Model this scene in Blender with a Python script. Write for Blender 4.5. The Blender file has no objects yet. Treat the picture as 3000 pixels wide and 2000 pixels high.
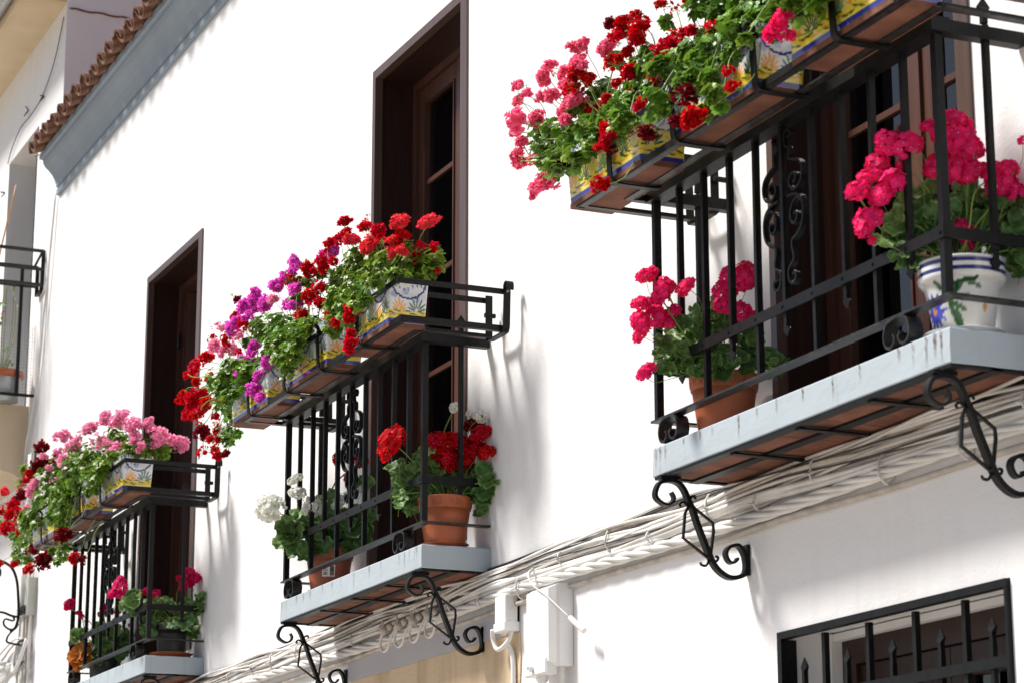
import bpy, math, random
import numpy as np
from mathutils import Vector, Matrix, noise
random.seed(11)
rnd=random.random; ru=random.uniform
sc=bpy.context.scene
COL=sc.collection
# ------------------------------------------------------------ camera
cam=bpy.data.cameras.new('camera'); cam.lens=87.16; cam.sensor_width=36; cam.sensor_fit='HORIZONTAL'
cam.clip_start=.1; cam.clip_end=600
cam.dof.use_dof=True; cam.dof.focus_distance=10.9; cam.dof.aperture_fstop=6.3
co=bpy.data.objects.new('camera',cam); COL.objects.link(co)
yaw,pit,rol=-1.15792132,0.246194,-0.00104754
f=Vector((math.sin(yaw)*math.cos(pit),math.cos(yaw)*math.cos(pit),math.sin(pit)))
r=Vector((math.cos(yaw),-math.sin(yaw),0)); u=r.cross(f)
c_,s_=math.cos(rol),math.sin(rol); R=c_*r+s_*u; U=-s_*r+c_*u
co.matrix_world=Matrix(((R.x,U.x,-f.x,0),(R.y,U.y,-f.y,-4.25),(R.z,U.z,-f.z,0),(0,0,0,1)))
sc.camera=co
# ------------------------------------------------------------ light
SD=Vector((.62,1.0,-1.55)).normalized()          # the way the sunlight travels
w=bpy.data.worlds.new('World'); sc.world=w; w.use_nodes=True
nt=w.node_tree; bg=nt.nodes['Background']; sky=nt.nodes.new('ShaderNodeTexSky')
sky.sky_type='NISHITA'; sky.sun_disc=False; sky.dust_density=2.0; sky.air_density=1.0; sky.ozone_density=1.0
elev=math.asin(-SD.z); sky.sun_elevation=elev
sky.sun_rotation=math.atan2(-SD.x,-SD.y)
nt.links.new(sky.outputs[0],bg.inputs[0]); bg.inputs[1].default_value=.065
sun=bpy.data.lights.new('sun','SUN'); sun.energy=4.6; sun.angle=math.radians(11); sun.color=(1,.955,.89)
so=bpy.data.objects.new('sun',sun); COL.objects.link(so); so.rotation_mode='QUATERNION'
so.rotation_quaternion=SD.to_track_quat('-Z','Y'); so.location=(-6,-8,12)
vs=sc.view_settings; vs.view_transform='Standard'; vs.look='None'; vs.gamma=1; vs.use_curve_mapping=False
vs.exposure=0.47
# ------------------------------------------------------------ materials
MATS={}
def nm(name):
    m=bpy.data.materials.new(name); m.use_nodes=True; return m,m.node_tree,m.node_tree.nodes['Principled BSDF']
def N(t,typ,**k):
    n=t.nodes.new(typ)
    for a,b in k.items(): setattr(n,a,b)
    return n
def simple(name,col,rough=.6,metal=0,spec=.5,var=.12,scale=8,bump=0,bscale=60,stretch=(1,1,1),bdist=.004,col2=None,coat=0):
    m,t,b=nm(name); L=t.links.new
    tc=N(t,'ShaderNodeTexCoord'); mp=N(t,'ShaderNodeMapping'); mp.inputs['Scale'].default_value=stretch
    L(tc.outputs['Object'],mp.inputs[0])
    no=N(t,'ShaderNodeTexNoise'); no.inputs['Scale'].default_value=scale; no.inputs['Detail'].default_value=6
    L(mp.outputs[0],no.inputs['Vector'])
    cr=N(t,'ShaderNodeMix',data_type='RGBA')
    a=[max(0,c*(1-var)) for c in col]; c2=col2 or [min(1,c*(1+var)) for c in col]
    cr.inputs['A'].default_value=(*a,1); cr.inputs['B'].default_value=(*c2,1)
    rp=N(t,'ShaderNodeMapRange'); rp.inputs[1].default_value=.3; rp.inputs[2].default_value=.7
    L(no.outputs[0],rp.inputs[0]); L(rp.outputs[0],cr.inputs['Factor']); L(cr.outputs['Result'],b.inputs['Base Color'])
    b.inputs['Roughness'].default_value=rough; b.inputs['Metallic'].default_value=metal
    b.inputs['Specular IOR Level'].default_value=spec; b.inputs['Coat Weight'].default_value=coat
    if bump:
        n2=N(t,'ShaderNodeTexNoise'); n2.inputs['Scale'].default_value=bscale; n2.inputs['Detail'].default_value=5
        L(mp.outputs[0],n2.inputs['Vector'])
        bp=N(t,'ShaderNodeBump'); bp.inputs['Strength'].default_value=bump; bp.inputs['Distance'].default_value=bdist
        L(n2.outputs[0],bp.inputs['Height']); L(bp.outputs[0],b.inputs['Normal'])
    MATS[name]=m; return m
def plaster(name,col,dirt=(.55,.5,.45),amt=.25,bump=.5):
    """painted render: trowel relief, fine grain, faint vertical water marks and hairline cracks"""
    m,t,b=nm(name); L=t.links.new
    tc=N(t,'ShaderNodeTexCoord')
    mp=N(t,'ShaderNodeMapping'); mp.inputs['Scale'].default_value=(9,9,.7); L(tc.outputs['Object'],mp.inputs[0])
    st=N(t,'ShaderNodeTexNoise'); st.inputs['Scale'].default_value=1.0; st.inputs['Detail'].default_value=8; L(mp.outputs[0],st.inputs['Vector'])
    big=N(t,'ShaderNodeTexNoise'); big.inputs['Scale'].default_value=1.1; big.inputs['Detail'].default_value=4; L(tc.outputs['Object'],big.inputs['Vector'])
    mu=N(t,'ShaderNodeMath',operation='MULTIPLY'); L(st.outputs[0],mu.inputs[0]); L(big.outputs[0],mu.inputs[1])
    mr=N(t,'ShaderNodeMapRange'); mr.inputs[1].default_value=.27; mr.inputs[2].default_value=.42; mr.inputs[4].default_value=amt; L(mu.outputs[0],mr.inputs[0])
    vo=N(t,'ShaderNodeTexVoronoi',feature='DISTANCE_TO_EDGE'); vo.inputs['Scale'].default_value=.9
    nz=N(t,'ShaderNodeTexNoise'); nz.inputs['Scale'].default_value=3.5; nz.inputs['Detail'].default_value=6; L(tc.outputs['Object'],nz.inputs['Vector'])
    ad=N(t,'ShaderNodeMix',data_type='RGBA',blend_type='ADD'); ad.inputs['Factor'].default_value=.35; L(tc.outputs['Object'],ad.inputs['A']); L(nz.outputs['Color'],ad.inputs['B']); L(ad.outputs['Result'],vo.inputs['Vector'])
    ck=N(t,'ShaderNodeMapRange'); ck.inputs[1].default_value=0; ck.inputs[2].default_value=.0035; ck.inputs[3].default_value=.22; ck.inputs[4].default_value=0; L(vo.outputs[0],ck.inputs[0])
    mx=N(t,'ShaderNodeMath',operation='MAXIMUM'); L(mr.outputs[0],mx.inputs[0]); L(ck.outputs[0],mx.inputs[1])
    mix=N(t,'ShaderNodeMix',data_type='RGBA'); mix.inputs['A'].default_value=(*col,1); mix.inputs['B'].default_value=(*dirt,1)
    L(mx.outputs[0],mix.inputs['Factor']); L(mix.outputs['Result'],b.inputs['Base Color'])
    b.inputs['Roughness'].default_value=.85; b.inputs['Specular IOR Level'].default_value=.25
    g=N(t,'ShaderNodeTexNoise'); g.inputs['Scale'].default_value=70; g.inputs['Detail'].default_value=4; L(tc.outputs['Object'],g.inputs['Vector'])
    g2=N(t,'ShaderNodeTexNoise'); g2.inputs['Scale'].default_value=4.5; g2.inputs['Detail'].default_value=3; L(tc.outputs['Object'],g2.inputs['Vector'])
    b1=N(t,'ShaderNodeBump'); b1.inputs['Strength'].default_value=bump; b1.inputs['Distance'].default_value=.0035; L(g.outputs[0],b1.inputs['Height'])
    b2=N(t,'ShaderNodeBump'); b2.inputs['Strength'].default_value=bump*.7; b2.inputs['Distance'].default_value=.03; L(g2.outputs[0],b2.inputs['Height']); L(b1.outputs[0],b2.inputs['Normal'])
    L(b2.outputs[0],b.inputs['Normal'])
    MATS[name]=m; return m
def streaked(name,col,streak,scale=(14,14,1.2),lo=.55,hi=.72,amt=.8,rough=.8,bump=.4,patch=False):
    m,t,b=nm(name); L=t.links.new
    tc=N(t,'ShaderNodeTexCoord'); mp=N(t,'ShaderNodeMapping'); mp.inputs['Scale'].default_value=scale; L(tc.outputs['Object'],mp.inputs[0])
    st=N(t,'ShaderNodeTexNoise'); st.inputs['Scale'].default_value=1; st.inputs['Detail'].default_value=7; L(mp.outputs[0],st.inputs['Vector'])
    mr=N(t,'ShaderNodeMapRange'); mr.inputs[1].default_value=lo; mr.inputs[2].default_value=hi; mr.inputs[4].default_value=amt; L(st.outputs[0],mr.inputs[0])
    if patch:
        bn=N(t,'ShaderNodeTexNoise'); bn.inputs['Scale'].default_value=2.3; L(tc.outputs['Object'],bn.inputs['Vector'])
        pm=N(t,'ShaderNodeMapRange'); pm.inputs[1].default_value=.47; pm.inputs[2].default_value=.62; L(bn.outputs[0],pm.inputs[0])
        fn=N(t,'ShaderNodeTexNoise'); fn.inputs['Scale'].default_value=60; L(tc.outputs['Object'],fn.inputs['Vector'])
        mm=N(t,'ShaderNodeMath',operation='MULTIPLY'); L(mr.outputs[0],mm.inputs[0]); L(pm.outputs[0],mm.inputs[1])
        m3=N(t,'ShaderNodeMath',operation='MULTIPLY'); L(mm.outputs[0],m3.inputs[0]); L(fn.outputs[0],m3.inputs[1])
        m4=N(t,'ShaderNodeMath',operation='MULTIPLY'); L(m3.outputs[0],m4.inputs[0]); m4.inputs[1].default_value=1.8; mr=m4
    mix=N(t,'ShaderNodeMix',data_type='RGBA'); mix.inputs['A'].default_value=(*col,1); mix.inputs['B'].default_value=(*streak,1); L(mr.outputs[0],mix.inputs['Factor'])
    L(mix.outputs['Result'],b.inputs['Base Color']); b.inputs['Roughness'].default_value=rough
    g=N(t,'ShaderNodeTexNoise'); g.inputs['Scale'].default_value=45; g.inputs['Detail'].default_value=6
    mp2=N(t,'ShaderNodeMapping'); mp2.inputs['Scale'].default_value=(.35,1,1); L(tc.outputs['Object'],mp2.inputs[0]); L(mp2.outputs[0],g.inputs['Vector'])
    b1=N(t,'ShaderNodeBump'); b1.inputs['Strength'].default_value=bump; b1.inputs['Distance'].default_value=.004; L(g.outputs[0],b1.inputs['Height']); L(b1.outputs[0],b.inputs['Normal'])
    MATS[name]=m; return m
def plantmat(name,base,tip,hv=.25,rough=.5,trans=.35,spec=.4,huev=.02,rim='tip'):
    """petals and leaves: colour runs from base to tip by a mesh attribute, varies from piece to piece"""
    m,t,b=nm(name); L=t.links.new
    at=N(t,'ShaderNodeAttribute',attribute_name='tip')
    mix=N(t,'ShaderNodeMix',data_type='RGBA'); mix.inputs['A'].default_value=(*base,1); mix.inputs['B'].default_value=(*tip,1); L(at.outputs['Fac'],mix.inputs['Factor'])
    ge=N(t,'ShaderNodeNewGeometry'); oi=N(t,'ShaderNodeObjectInfo')
    a=N(t,'ShaderNodeMath',operation='ADD'); L(ge.outputs['Random Per Island'],a.inputs[0]); L(oi.outputs['Random'],a.inputs[1])
    fr=N(t,'ShaderNodeMath',operation='FRACT'); L(a.outputs[0],fr.inputs[0])
    v=N(t,'ShaderNodeMapRange'); v.inputs[3].default_value=1-hv; v.inputs[4].default_value=1+hv; L(fr.outputs[0],v.inputs[0])
    h=N(t,'ShaderNodeMapRange'); h.inputs[3].default_value=.5-huev; h.inputs[4].default_value=.5+huev; L(oi.outputs['Random'],h.inputs[0])
    hs=N(t,'ShaderNodeHueSaturation'); L(v.outputs[0],hs.inputs['Value']); L(h.outputs[0],hs.inputs['Hue']); L(mix.outputs['Result'],hs.inputs['Color'])
    L(hs.outputs[0],b.inputs['Base Color']); b.inputs['Roughness'].default_value=rough; b.inputs['Specular IOR Level'].default_value=spec
    tr=N(t,'ShaderNodeBsdfTranslucent'); L(hs.outputs[0],tr.inputs[0])
    ms=N(t,'ShaderNodeMixShader'); ms.inputs[0].default_value=trans
    out=t.nodes['Material Output']; L(b.outputs[0],ms.inputs[1]); L(tr.outputs[0],ms.inputs[2]); L(ms.outputs[0],out.inputs[0])
    MATS[name]=m; return m
def attrmat(name,rough=.12,coat=.5):
    m,t,b=nm(name); at=N(t,'ShaderNodeAttribute',attribute_name='paint'); t.links.new(at.outputs['Color'],b.inputs['Base Color'])
    b.inputs['Roughness'].default_value=rough; b.inputs['Coat Weight'].default_value=coat; b.inputs['Coat Roughness'].default_value=.05
    MATS[name]=m; return m
plaster('white_plaster',(.80,.80,.81),dirt=(.66,.63,.6),amt=.28)
plaster('old_plaster',(.84,.81,.82),dirt=(.55,.44,.38),amt=.3)
plaster('cream_plaster',(.60,.49,.35),dirt=(.42,.33,.23),amt=.4)
simple('soffit_paint',(.66,.54,.36),.8,var=.08,scale=3)
simple('cornice_paint',(.25,.305,.365),.7,var=.07,scale=3,bump=.3,bscale=30)
streaked('slab_paint',(.375,.435,.48),(.15,.125,.09),scale=(15,15,.35),lo=.60,hi=.72,amt=.75,bump=.25,patch=True)
simple('iron',(.0028,.003,.0034),.45,spec=.22,var=.35,scale=40,bump=.45,bscale=130,bdist=.0015,col2=(.008,.0083,.009))
simple('worn_iron',(.005,.005,.0055),.42,spec=.35,var=.4,scale=50,bump=.5,bscale=120,bdist=.0015,col2=(.04,.038,.036))
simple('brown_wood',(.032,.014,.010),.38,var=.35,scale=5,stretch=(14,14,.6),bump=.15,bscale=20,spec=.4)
simple('brown_trim',(.10,.062,.05),.3,var=.2,scale=5,stretch=(10,10,.5),spec=.6)  # lighter than the reveal wood: sun gloss put into the trim colour
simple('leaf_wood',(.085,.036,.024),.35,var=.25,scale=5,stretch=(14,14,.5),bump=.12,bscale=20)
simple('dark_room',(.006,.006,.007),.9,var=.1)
simple('curtain',(.26,.22,.21),.85,var=.6,scale=3,stretch=(9,9,.2))
simple('reflection_curtain',(.60,.62,.66),.85,var=.3,scale=3,stretch=(9,9,.2))  # pale bluish sheet standing in for the reflection in a door pane
simple('gasket',(.01,.01,.01),.5,var=.1)
simple('roof_clay',(.15,.048,.025),.85,var=.5,scale=22,bump=.6,bscale=50,bdist=.006,col2=(.28,.14,.085))
simple('mortar',(.17,.105,.065),.9,var=.3,scale=30,bump=.6,bscale=40,bdist=.006)
simple('brick_clay',(.135,.043,.022),.85,var=.35,scale=7,bump=.5,bscale=40,col2=(.23,.09,.052))
simple('glazed_blue',(.02,.03,.2),.15,var=.2)
simple('flower_pot_clay',(.40,.105,.038),.5,var=.22,scale=9,bump=.06,bscale=90)
simple('flower_pot_rose',(.33,.085,.042),.48,var=.10,scale=5,bump=.06,bscale=90)
simple('black_plastic',(.012,.012,.013),.42,var=.2)
simple('white_glaze',(.76,.76,.74),.15,var=.03,coat=.5)
simple('soil',(.035,.024,.016),.95,var=.4,scale=60,bump=1,bscale=80)
simple('white_cable',(.62,.60,.57),.6,var=.12,scale=5,bump=.2,bscale=90,col2=(.80,.79,.77))
simple('dingy_cable',(.48,.43,.38),.65,var=.25,scale=12,bump=.2,bscale=90)
simple('black_cable',(.02,.02,.022),.45,var=.2)
simple('white_box',(.78,.78,.77),.5,var=.05,scale=6,bump=.15,bscale=80)
simple('grey_box',(.42,.43,.38),.6,var=.1,scale=6)
streaked('lintel_paint',(.45,.44,.46),(.36,.34,.36),scale=(3,3,2),lo=.5,hi=.8,amt=.6,bump=.5)
streaked('ochre_wall',(.64,.49,.32),(.36,.25,.14),scale=(6,6,.9),lo=.48,hi=.70,amt=.75,bump=.7)
simple('cane',(.50,.25,.11),.5,var=.2,scale=30)
simple('galvanised',(.40,.42,.44),.4,metal=.6,var=.2)
simple('paving',(.36,.325,.285),.85,var=.2,scale=3,bump=.3,bscale=10)
simple('card',(.85,.84,.82),.5,var=.01); simple('ink',(.03,.03,.03),.6,var=.01); simple('red_ink',(.6,.02,.02),.6,var=.01)
simple('bolt',(.5,.5,.52),.3,metal=.8,var=.1)
# glass that mirrors the street and shows the dark room
def glass():
    m,t,b=nm('window_glass'); L=t.links.new
    tr=N(t,'ShaderNodeBsdfTransparent'); tr.inputs[0].default_value=(.72,.75,.78,1)
    gl=N(t,'ShaderNodeBsdfGlossy'); gl.inputs['Roughness'].default_value=.02
    fr=N(t,'ShaderNodeFresnel'); fr.inputs[0].default_value=1.85
    ms=N(t,'ShaderNodeMixShader'); L(fr.outputs[0],ms.inputs[0]); L(tr.outputs[0],ms.inputs[1]); L(gl.outputs[0],ms.inputs[2])
    L(ms.outputs[0],t.nodes['Material Output'].inputs[0]); MATS['window_glass']=m
glass()
def rust():
    m,t,b=nm('rust_stain'); L=t.links.new; b.inputs['Base Color'].default_value=(.14,.085,.045,1); b.inputs['Roughness'].default_value=.9
    tc=N(t,'ShaderNodeTexCoord'); n=N(t,'ShaderNodeTexNoise'); n.inputs['Scale'].default_value=70; L(tc.outputs['Object'],n.inputs['Vector'])
    mr=N(t,'ShaderNodeMapRange'); mr.inputs[1].default_value=.35; mr.inputs[2].default_value=.65; mr.inputs[3].default_value=.35; mr.inputs[4].default_value=.95; L(n.outputs[0],mr.inputs[0])
    tr=N(t,'ShaderNodeBsdfTransparent'); ms=N(t,'ShaderNodeMixShader'); L(mr.outputs[0],ms.inputs[0]); L(tr.outputs[0],ms.inputs[1]); L(b.outputs[0],ms.inputs[2]); L(ms.outputs[0],t.nodes['Material Output'].inputs[0]); MATS['rust_stain']=m
rust()
attrmat('painted_ceramic')
plantmat('ivy_leaf',(.105,.215,.016),(.25,.40,.055),hv=.55,rough=.38,trans=.3,huev=.02)
plantmat('round_leaf',(.07,.17,.035),(.22,.36,.12),hv=.35,rough=.5,trans=.28,huev=.02)
plantmat('autumn_leaf',(.42,.26,.03),(.80,.13,.02),hv=.25,rough=.5,trans=.3)
plantmat('stem',(.20,.30,.06),(.16,.26,.05),hv=.3,rough=.5,trans=.1)
plantmat('dry_bud',(.28,.30,.12),(.30,.16,.08),hv=.3,trans=.2)
PET={'R':((.42,.0,.006),(.72,.002,.014)),'S':((.80,.12,.12),(.80,.012,.035)),'D':((.12,.0,.005),(.24,.001,.012)),
 'V':((.64,.04,.46),(.93,.14,.74)),'P':((.90,.18,.42),(.95,.44,.64)),'K':((.86,.04,.18),(.95,.24,.40)),
 'H':((.90,.05,.30),(.95,.008,.135)),'M':((.52,.002,.08),(.78,.008,.14)),'W':((.82,.84,.74),(.88,.88,.86))}
for k,(a,b_) in PET.items(): plantmat('petal_'+k,a,b_,hv=.2,rough=.6,trans=.42,spec=.15,huev=.004)
# ------------------------------------------------------------ mesh helpers
class MB:
    def __init__(s): s.v=[];s.f=[];s.m=[];s.mats=[];s.at=[]
    def mi(s,m):
        if m not in s.mats: s.mats.append(m)
        return s.mats.index(m)
    def add(s,vs,fs,m,at=None):
        o=len(s.v); k=s.mi(m); s.v+= [tuple(v) for v in vs]; s.f+=[tuple(i+o for i in f) for f in fs]; s.m+=[k]*len(fs)
        s.at+= at if at is not None else [0.]*len(vs)
    def box(s,x0,x1,y0,y1,z0,z1,m):
        s.add([(x,y,z) for x in(x0,x1) for y in(y0,y1) for z in(z0,z1)],[(0,1,3,2),(4,6,7,5),(0,4,5,1),(2,3,7,6),(0,2,6,4),(1,5,7,3)],m)
    def bar(s,p,q,w,h,m,up=(0,0,1),w2=None,h2=None):
        p=Vector(p);q=Vector(q);d=(q-p).normalized();up=Vector(up)
        if abs(d.dot(up))>.95: up=Vector((0,1,0))
        a=d.cross(up).normalized();b=a.cross(d); w2=w if w2 is None else w2; h2=h if h2 is None else h2
        vs=[p+a*(i*w/2)+b*(j*h/2) for i,j in((-1,-1),(1,-1),(1,1),(-1,1))]+[q+a*(i*w2/2)+b*(j*h2/2) for i,j in((-1,-1),(1,-1),(1,1),(-1,1))]
        s.add(vs,[(3,2,1,0),(4,5,6,7),(0,1,5,4),(1,2,6,5),(2,3,7,6),(3,0,4,7)],m)
    def tube(s,pts,r,m,n=8,r1=None,caps=True,at=None):
        pts=[Vector(p) for p in pts];k=len(pts);vs=[];fs=[];A=[]
        nrm=None
        for i,p in enumerate(pts):
            d=(pts[min(i+1,k-1)]-pts[max(i-1,0)]).normalized()
            if nrm is None: nrm=d.orthogonal().normalized()
            else: nrm=(nrm-d*nrm.dot(d)).normalized()
            b=d.cross(nrm); rr=(r[i] if isinstance(r,(list,tuple)) else (r if r1 is None else r+(r1-r)*i/(k-1)))
            for j in range(n):
                a=2*math.pi*j/n; vs.append(p+nrm*math.cos(a)*rr+b*math.sin(a)*rr); A.append(i/(k-1) if at else 0.)
        for i in range(k-1):
            for j in range(n):
                a=i*n+j;b=i*n+(j+1)%n; fs.append((a,b,b+n,a+n))
        if caps: fs.append(tuple(range(n-1,-1,-1))); fs.append(tuple(range((k-1)*n,k*n)))
        s.add(vs,fs,m,A)
    def band(s,pts,wv,t,m):
        """flat iron strip following pts, wv = full width vector, t = thickness (number or list)"""
        pts=[Vector(p) for p in pts];wv=Vector(wv);k=len(pts);vs=[];fs=[]
        for i,p in enumerate(pts):
            d=(pts[min(i+1,k-1)]-pts[max(i-1,0)]).normalized(); n=d.cross(wv).normalized(); tt=t[i] if isinstance(t,(list,tuple)) else t
            for a,b in((-1,-1),(1,-1),(1,1),(-1,1)): vs.append(p+wv*(a*.5)+n*(b*tt/2))
        for i in range(k-1):
            for j in range(4):
                a=i*4+j;b=i*4+(j+1)%4; fs.append((a,b,b+4,a+4))
        fs.append((3,2,1,0)); fs.append(tuple(range(4*k-4,4*k))); s.add(vs,fs,m)
    def lathe(s,prof,m,n=40,c=(0,0,0)):
        k=len(prof);vs=[(c[0]+r*math.cos(2*math.pi*j/n),c[1]+r*math.sin(2*math.pi*j/n),c[2]+z) for r,z in prof for j in range(n)]
        s.add(vs,[(i*n+j,i*n+(j+1)%n,(i+1)*n+(j+1)%n,(i+1)*n+j) for i in range(k-1) for j in range(n)],m)
    def mesh(s,name,smooth=False,attr=False):
        me=bpy.data.meshes.new(name); me.from_pydata([tuple(v) for v in s.v],[],s.f)
        for m in s.mats: me.materials.append(MATS[m])
        me.polygons.foreach_set('material_index',s.m)
        if smooth: me.polygons.foreach_set('use_smooth',[True]*len(s.f))
        if attr:
            a=me.attributes.new('tip','FLOAT','POINT'); a.data.foreach_set('value',s.at)
        me.update(); return me
def ob(name,me,parent=None,loc=None,mw=None):
    o=bpy.data.objects.new(name,me); COL.objects.link(o)
    if parent is not None: o.parent=parent
    if loc is not None: o.location=loc
    if mw is not None: o.matrix_local=mw
    return o
def mbo(name,mb,parent=None,smooth=False,attr=False,**k):
    return ob(name,mb.mesh(name,smooth,attr),parent,**k)
def thing(name,label,cat,loc=(0,0,0),group=None):
    o=bpy.data.objects.new(name,None); COL.objects.link(o); o.location=loc; o.empty_display_size=.1
    o['label']=label; o['category']=cat
    if group: o['group']=group
    return o
def tag(o,label,cat,group=None):
    o['label']=label;o['category']=cat
    if group:o['group']=group
    return o
def structure(name,mb,**k):
    o=mbo(name,mb,**k); o['kind']='structure'; return o
def smooth(pts,n=5,closed=False):
    P=[Vector(p) for p in pts]; out=[]
    for i in range(len(P)-1):
        p0=P[max(i-1,0)];p1=P[i];p2=P[i+1];p3=P[min(i+2,len(P)-1)]
        for j in range(n):
            t=j/n; out.append(.5*((2*p1)+(p2-p0)*t+(2*p0-5*p1+4*p2-p3)*t*t+(3*p1-p0-3*p2+p3)*t**3))
    out.append(P[-1]); return out
# ------------------------------------------------------------ setting: street
g=MB(); g.add([(-220,-60,-1.6),(220,-60,-1.6),(220,60,-1.6),(-220,60,-1.6)],[(0,1,2,3)],'paving'); structure('street',g)
# ------------------------------------------------------------ the white house
XL,XR=-18.66,8.0
ZR=6.1
holes=[(-15.83,-14.57,1.86,4.50),(-11.47,-10.225,1.86,4.50),(-7.385,-6.13,1.86,4.50),(-7.41,-6.05,-.4,1.105),(-3.2,-1.95,1.86,4.5),(-3.2,-1.95,-.4,1.1)]
house=thing('white_house','long whitewashed house front with balcony doors, grey cornice and clay tiled eaves','house',((XL+XR)/2,0,-1.6))
hl=Vector(house.location)
def hpart(name,mb,smooth=False):
    o=mbo(name,mb,house,smooth=smooth); o.location=-hl; return o
def hsub(name,mb,parent,smooth=False):
    return mbo(name,mb,parent,smooth=smooth)
wm=MB()
def wallgrid(mb,x0,x1,z0,z1,holes,m,y=0,depth=.24,step=.5):
    xs=sorted({x0,x1,*[h[0] for h in holes],*[h[1] for h in holes]}); zs=sorted({z0,z1,*[h[2] for h in holes],*[h[3] for h in holes]})
    inh=lambda x,z:any(h[0]<x<h[1] and h[2]<z<h[3] for h in holes)
    for i in range(len(xs)-1):
        for j in range(len(zs)-1):
            if not inh((xs[i]+xs[i+1])/2,(zs[j]+zs[j+1])/2):
                mb.add([(xs[i],y,zs[j]),(xs[i+1],y,zs[j]),(xs[i+1],y,zs[j+1]),(xs[i],y,zs[j+1])],[(0,1,2,3)],m)
                mb.add([(xs[i],y+depth,zs[j]),(xs[i+1],y+depth,zs[j]),(xs[i+1],y+depth,zs[j+1]),(xs[i],y+depth,zs[j+1])],[(3,2,1,0)],m)
    for a,b,c,d in holes:
        mb.add([(a,y,c),(a,y+depth,c),(a,y+depth,d),(a,y,d)],[(0,1,2,3)],m)
        mb.add([(b,y,c),(b,y+depth,c),(b,y+depth,d),(b,y,d)],[(3,2,1,0)],m)
        mb.add([(a,y,d),(b,y,d),(b,y+depth,d),(a,y+depth,d)],[(3,2,1,0)],m)
        mb.add([(a,y,c),(b,y,c),(b,y+depth,c),(a,y+depth,c)],[(0,1,2,3)],m)
wallgrid(wm,XL,XR,-1.6,ZR,holes,'white_plaster')
hpart('wall',wm)
bk=MB(); bk.box(XL+.02,XR,1.2,9,-1.6,6.0,'white_plaster'); hpart('rear_walls',bk)
# cornice: measured profile swept along the eaves
cp=[(-.004,5.905),(-.026,5.915),(-.028,5.955),(-.012,5.962),(-.012,5.972),(-.03,5.978),(-.034,6.0),(-.045,6.03),(-.062,6.065),(-.092,6.10),(-.125,6.13),(-.142,6.16),(-.146,6.185),(-.17,6.19),(-.172,6.235),(.0,6.235)]
cm=MB(); n=len(cp)
vs=[(x,y,z) for x in (-18.64,XR) for y,z in cp]
cm.add(vs,[(i+n,i+n+1,i+1,i) for i in range(n-1)]+[tuple(range(n)),tuple(range(2*n-1,n-1,-1))],'cornice_paint'); hpart('cornice',cm)
# barrel tiles
def halftile(sign,r0,r1,L,m,t=.014,n=12):
    b=MB(); vs=[];fs=[]
    for k,(yy,rr) in enumerate(((0,r0),(L,r1))):
        for q in (0,t):
            for j in range(n+1):
                a=math.pi*j/n; vs.append(((rr-q)*math.cos(a),yy,sign*((rr-q)*math.sin(a)*.95)))
    s=n+1
    for j in range(n):
        fs+=[(j,j+1,2*s+j+1,2*s+j),(s+j+1,s+j,3*s+j,3*s+j+1),(j+1,j,s+j,s+j+1)]
    fs+=[(0,2*s,3*s,s),(n,s+n,3*s+n,2*s+n)]
    b.add(vs,fs,m); return b
cov=halftile(1,.085,.07,.42,'roof_clay').mesh('roof_tile'); pan=halftile(-1,.088,.075,.42,'roof_clay').mesh('channel_tile')
tilt=math.radians(19)
plug=MB(); pa=[(.070*math.cos(math.pi*i/10),.064*math.sin(math.pi*i/10)) for i in range(11)]  # plug enlarged to fill the tile arch and block sun spots on the cornice
plug.add([(a,0,c) for a,c in pa]+[(a,.06,c) for a,c in pa],[tuple(range(10,-1,-1)),tuple(range(11,22)),(0,10,21,11)]+[(i,i+1,i+12,i+11) for i in range(10)],'mortar'); plugm=plug.mesh('mortar_plug')
sp=.2385
nt_=0
x=-18.60
while x<XR-.1 :
    for row in range(2):
        if row and x>-13.5: break
        if x<-12 or row==0:
            mt=Matrix.Translation((x+ru(-.008,.008),-.243+row*.36+ru(-.012,.012),6.238+row*.125))@Matrix.Rotation(tilt,4,'X')@Matrix.Rotation(ru(-.04,.04),4,'Z')
            o=ob('roof_tile',cov,house,mw=Matrix.Translation(-hl)@mt)
            if row==0: ob('mortar_plug',plugm,o,mw=Matrix.Translation((ru(-.004,.004),.035,-.004)))
            mt=Matrix.Translation((x+sp/2,-.275+row*.36+ru(-.015,.015),6.272+row*.125))@Matrix.Rotation(tilt,4,'X')@Matrix.Rotation(ru(-.03,.03),4,'Z')
            ob('channel_tile',pan,house,mw=Matrix.Translation(-hl)@mt)
    x+=sp
rf=MB(); rf.add([(XL,-.10,6.25),(XR,-.10,6.25),(XR,4.5,7.80),(XL,4.5,7.80)],[(0,1,2,3)],'roof_clay'); hpart('roof_bed',rf)
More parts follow.
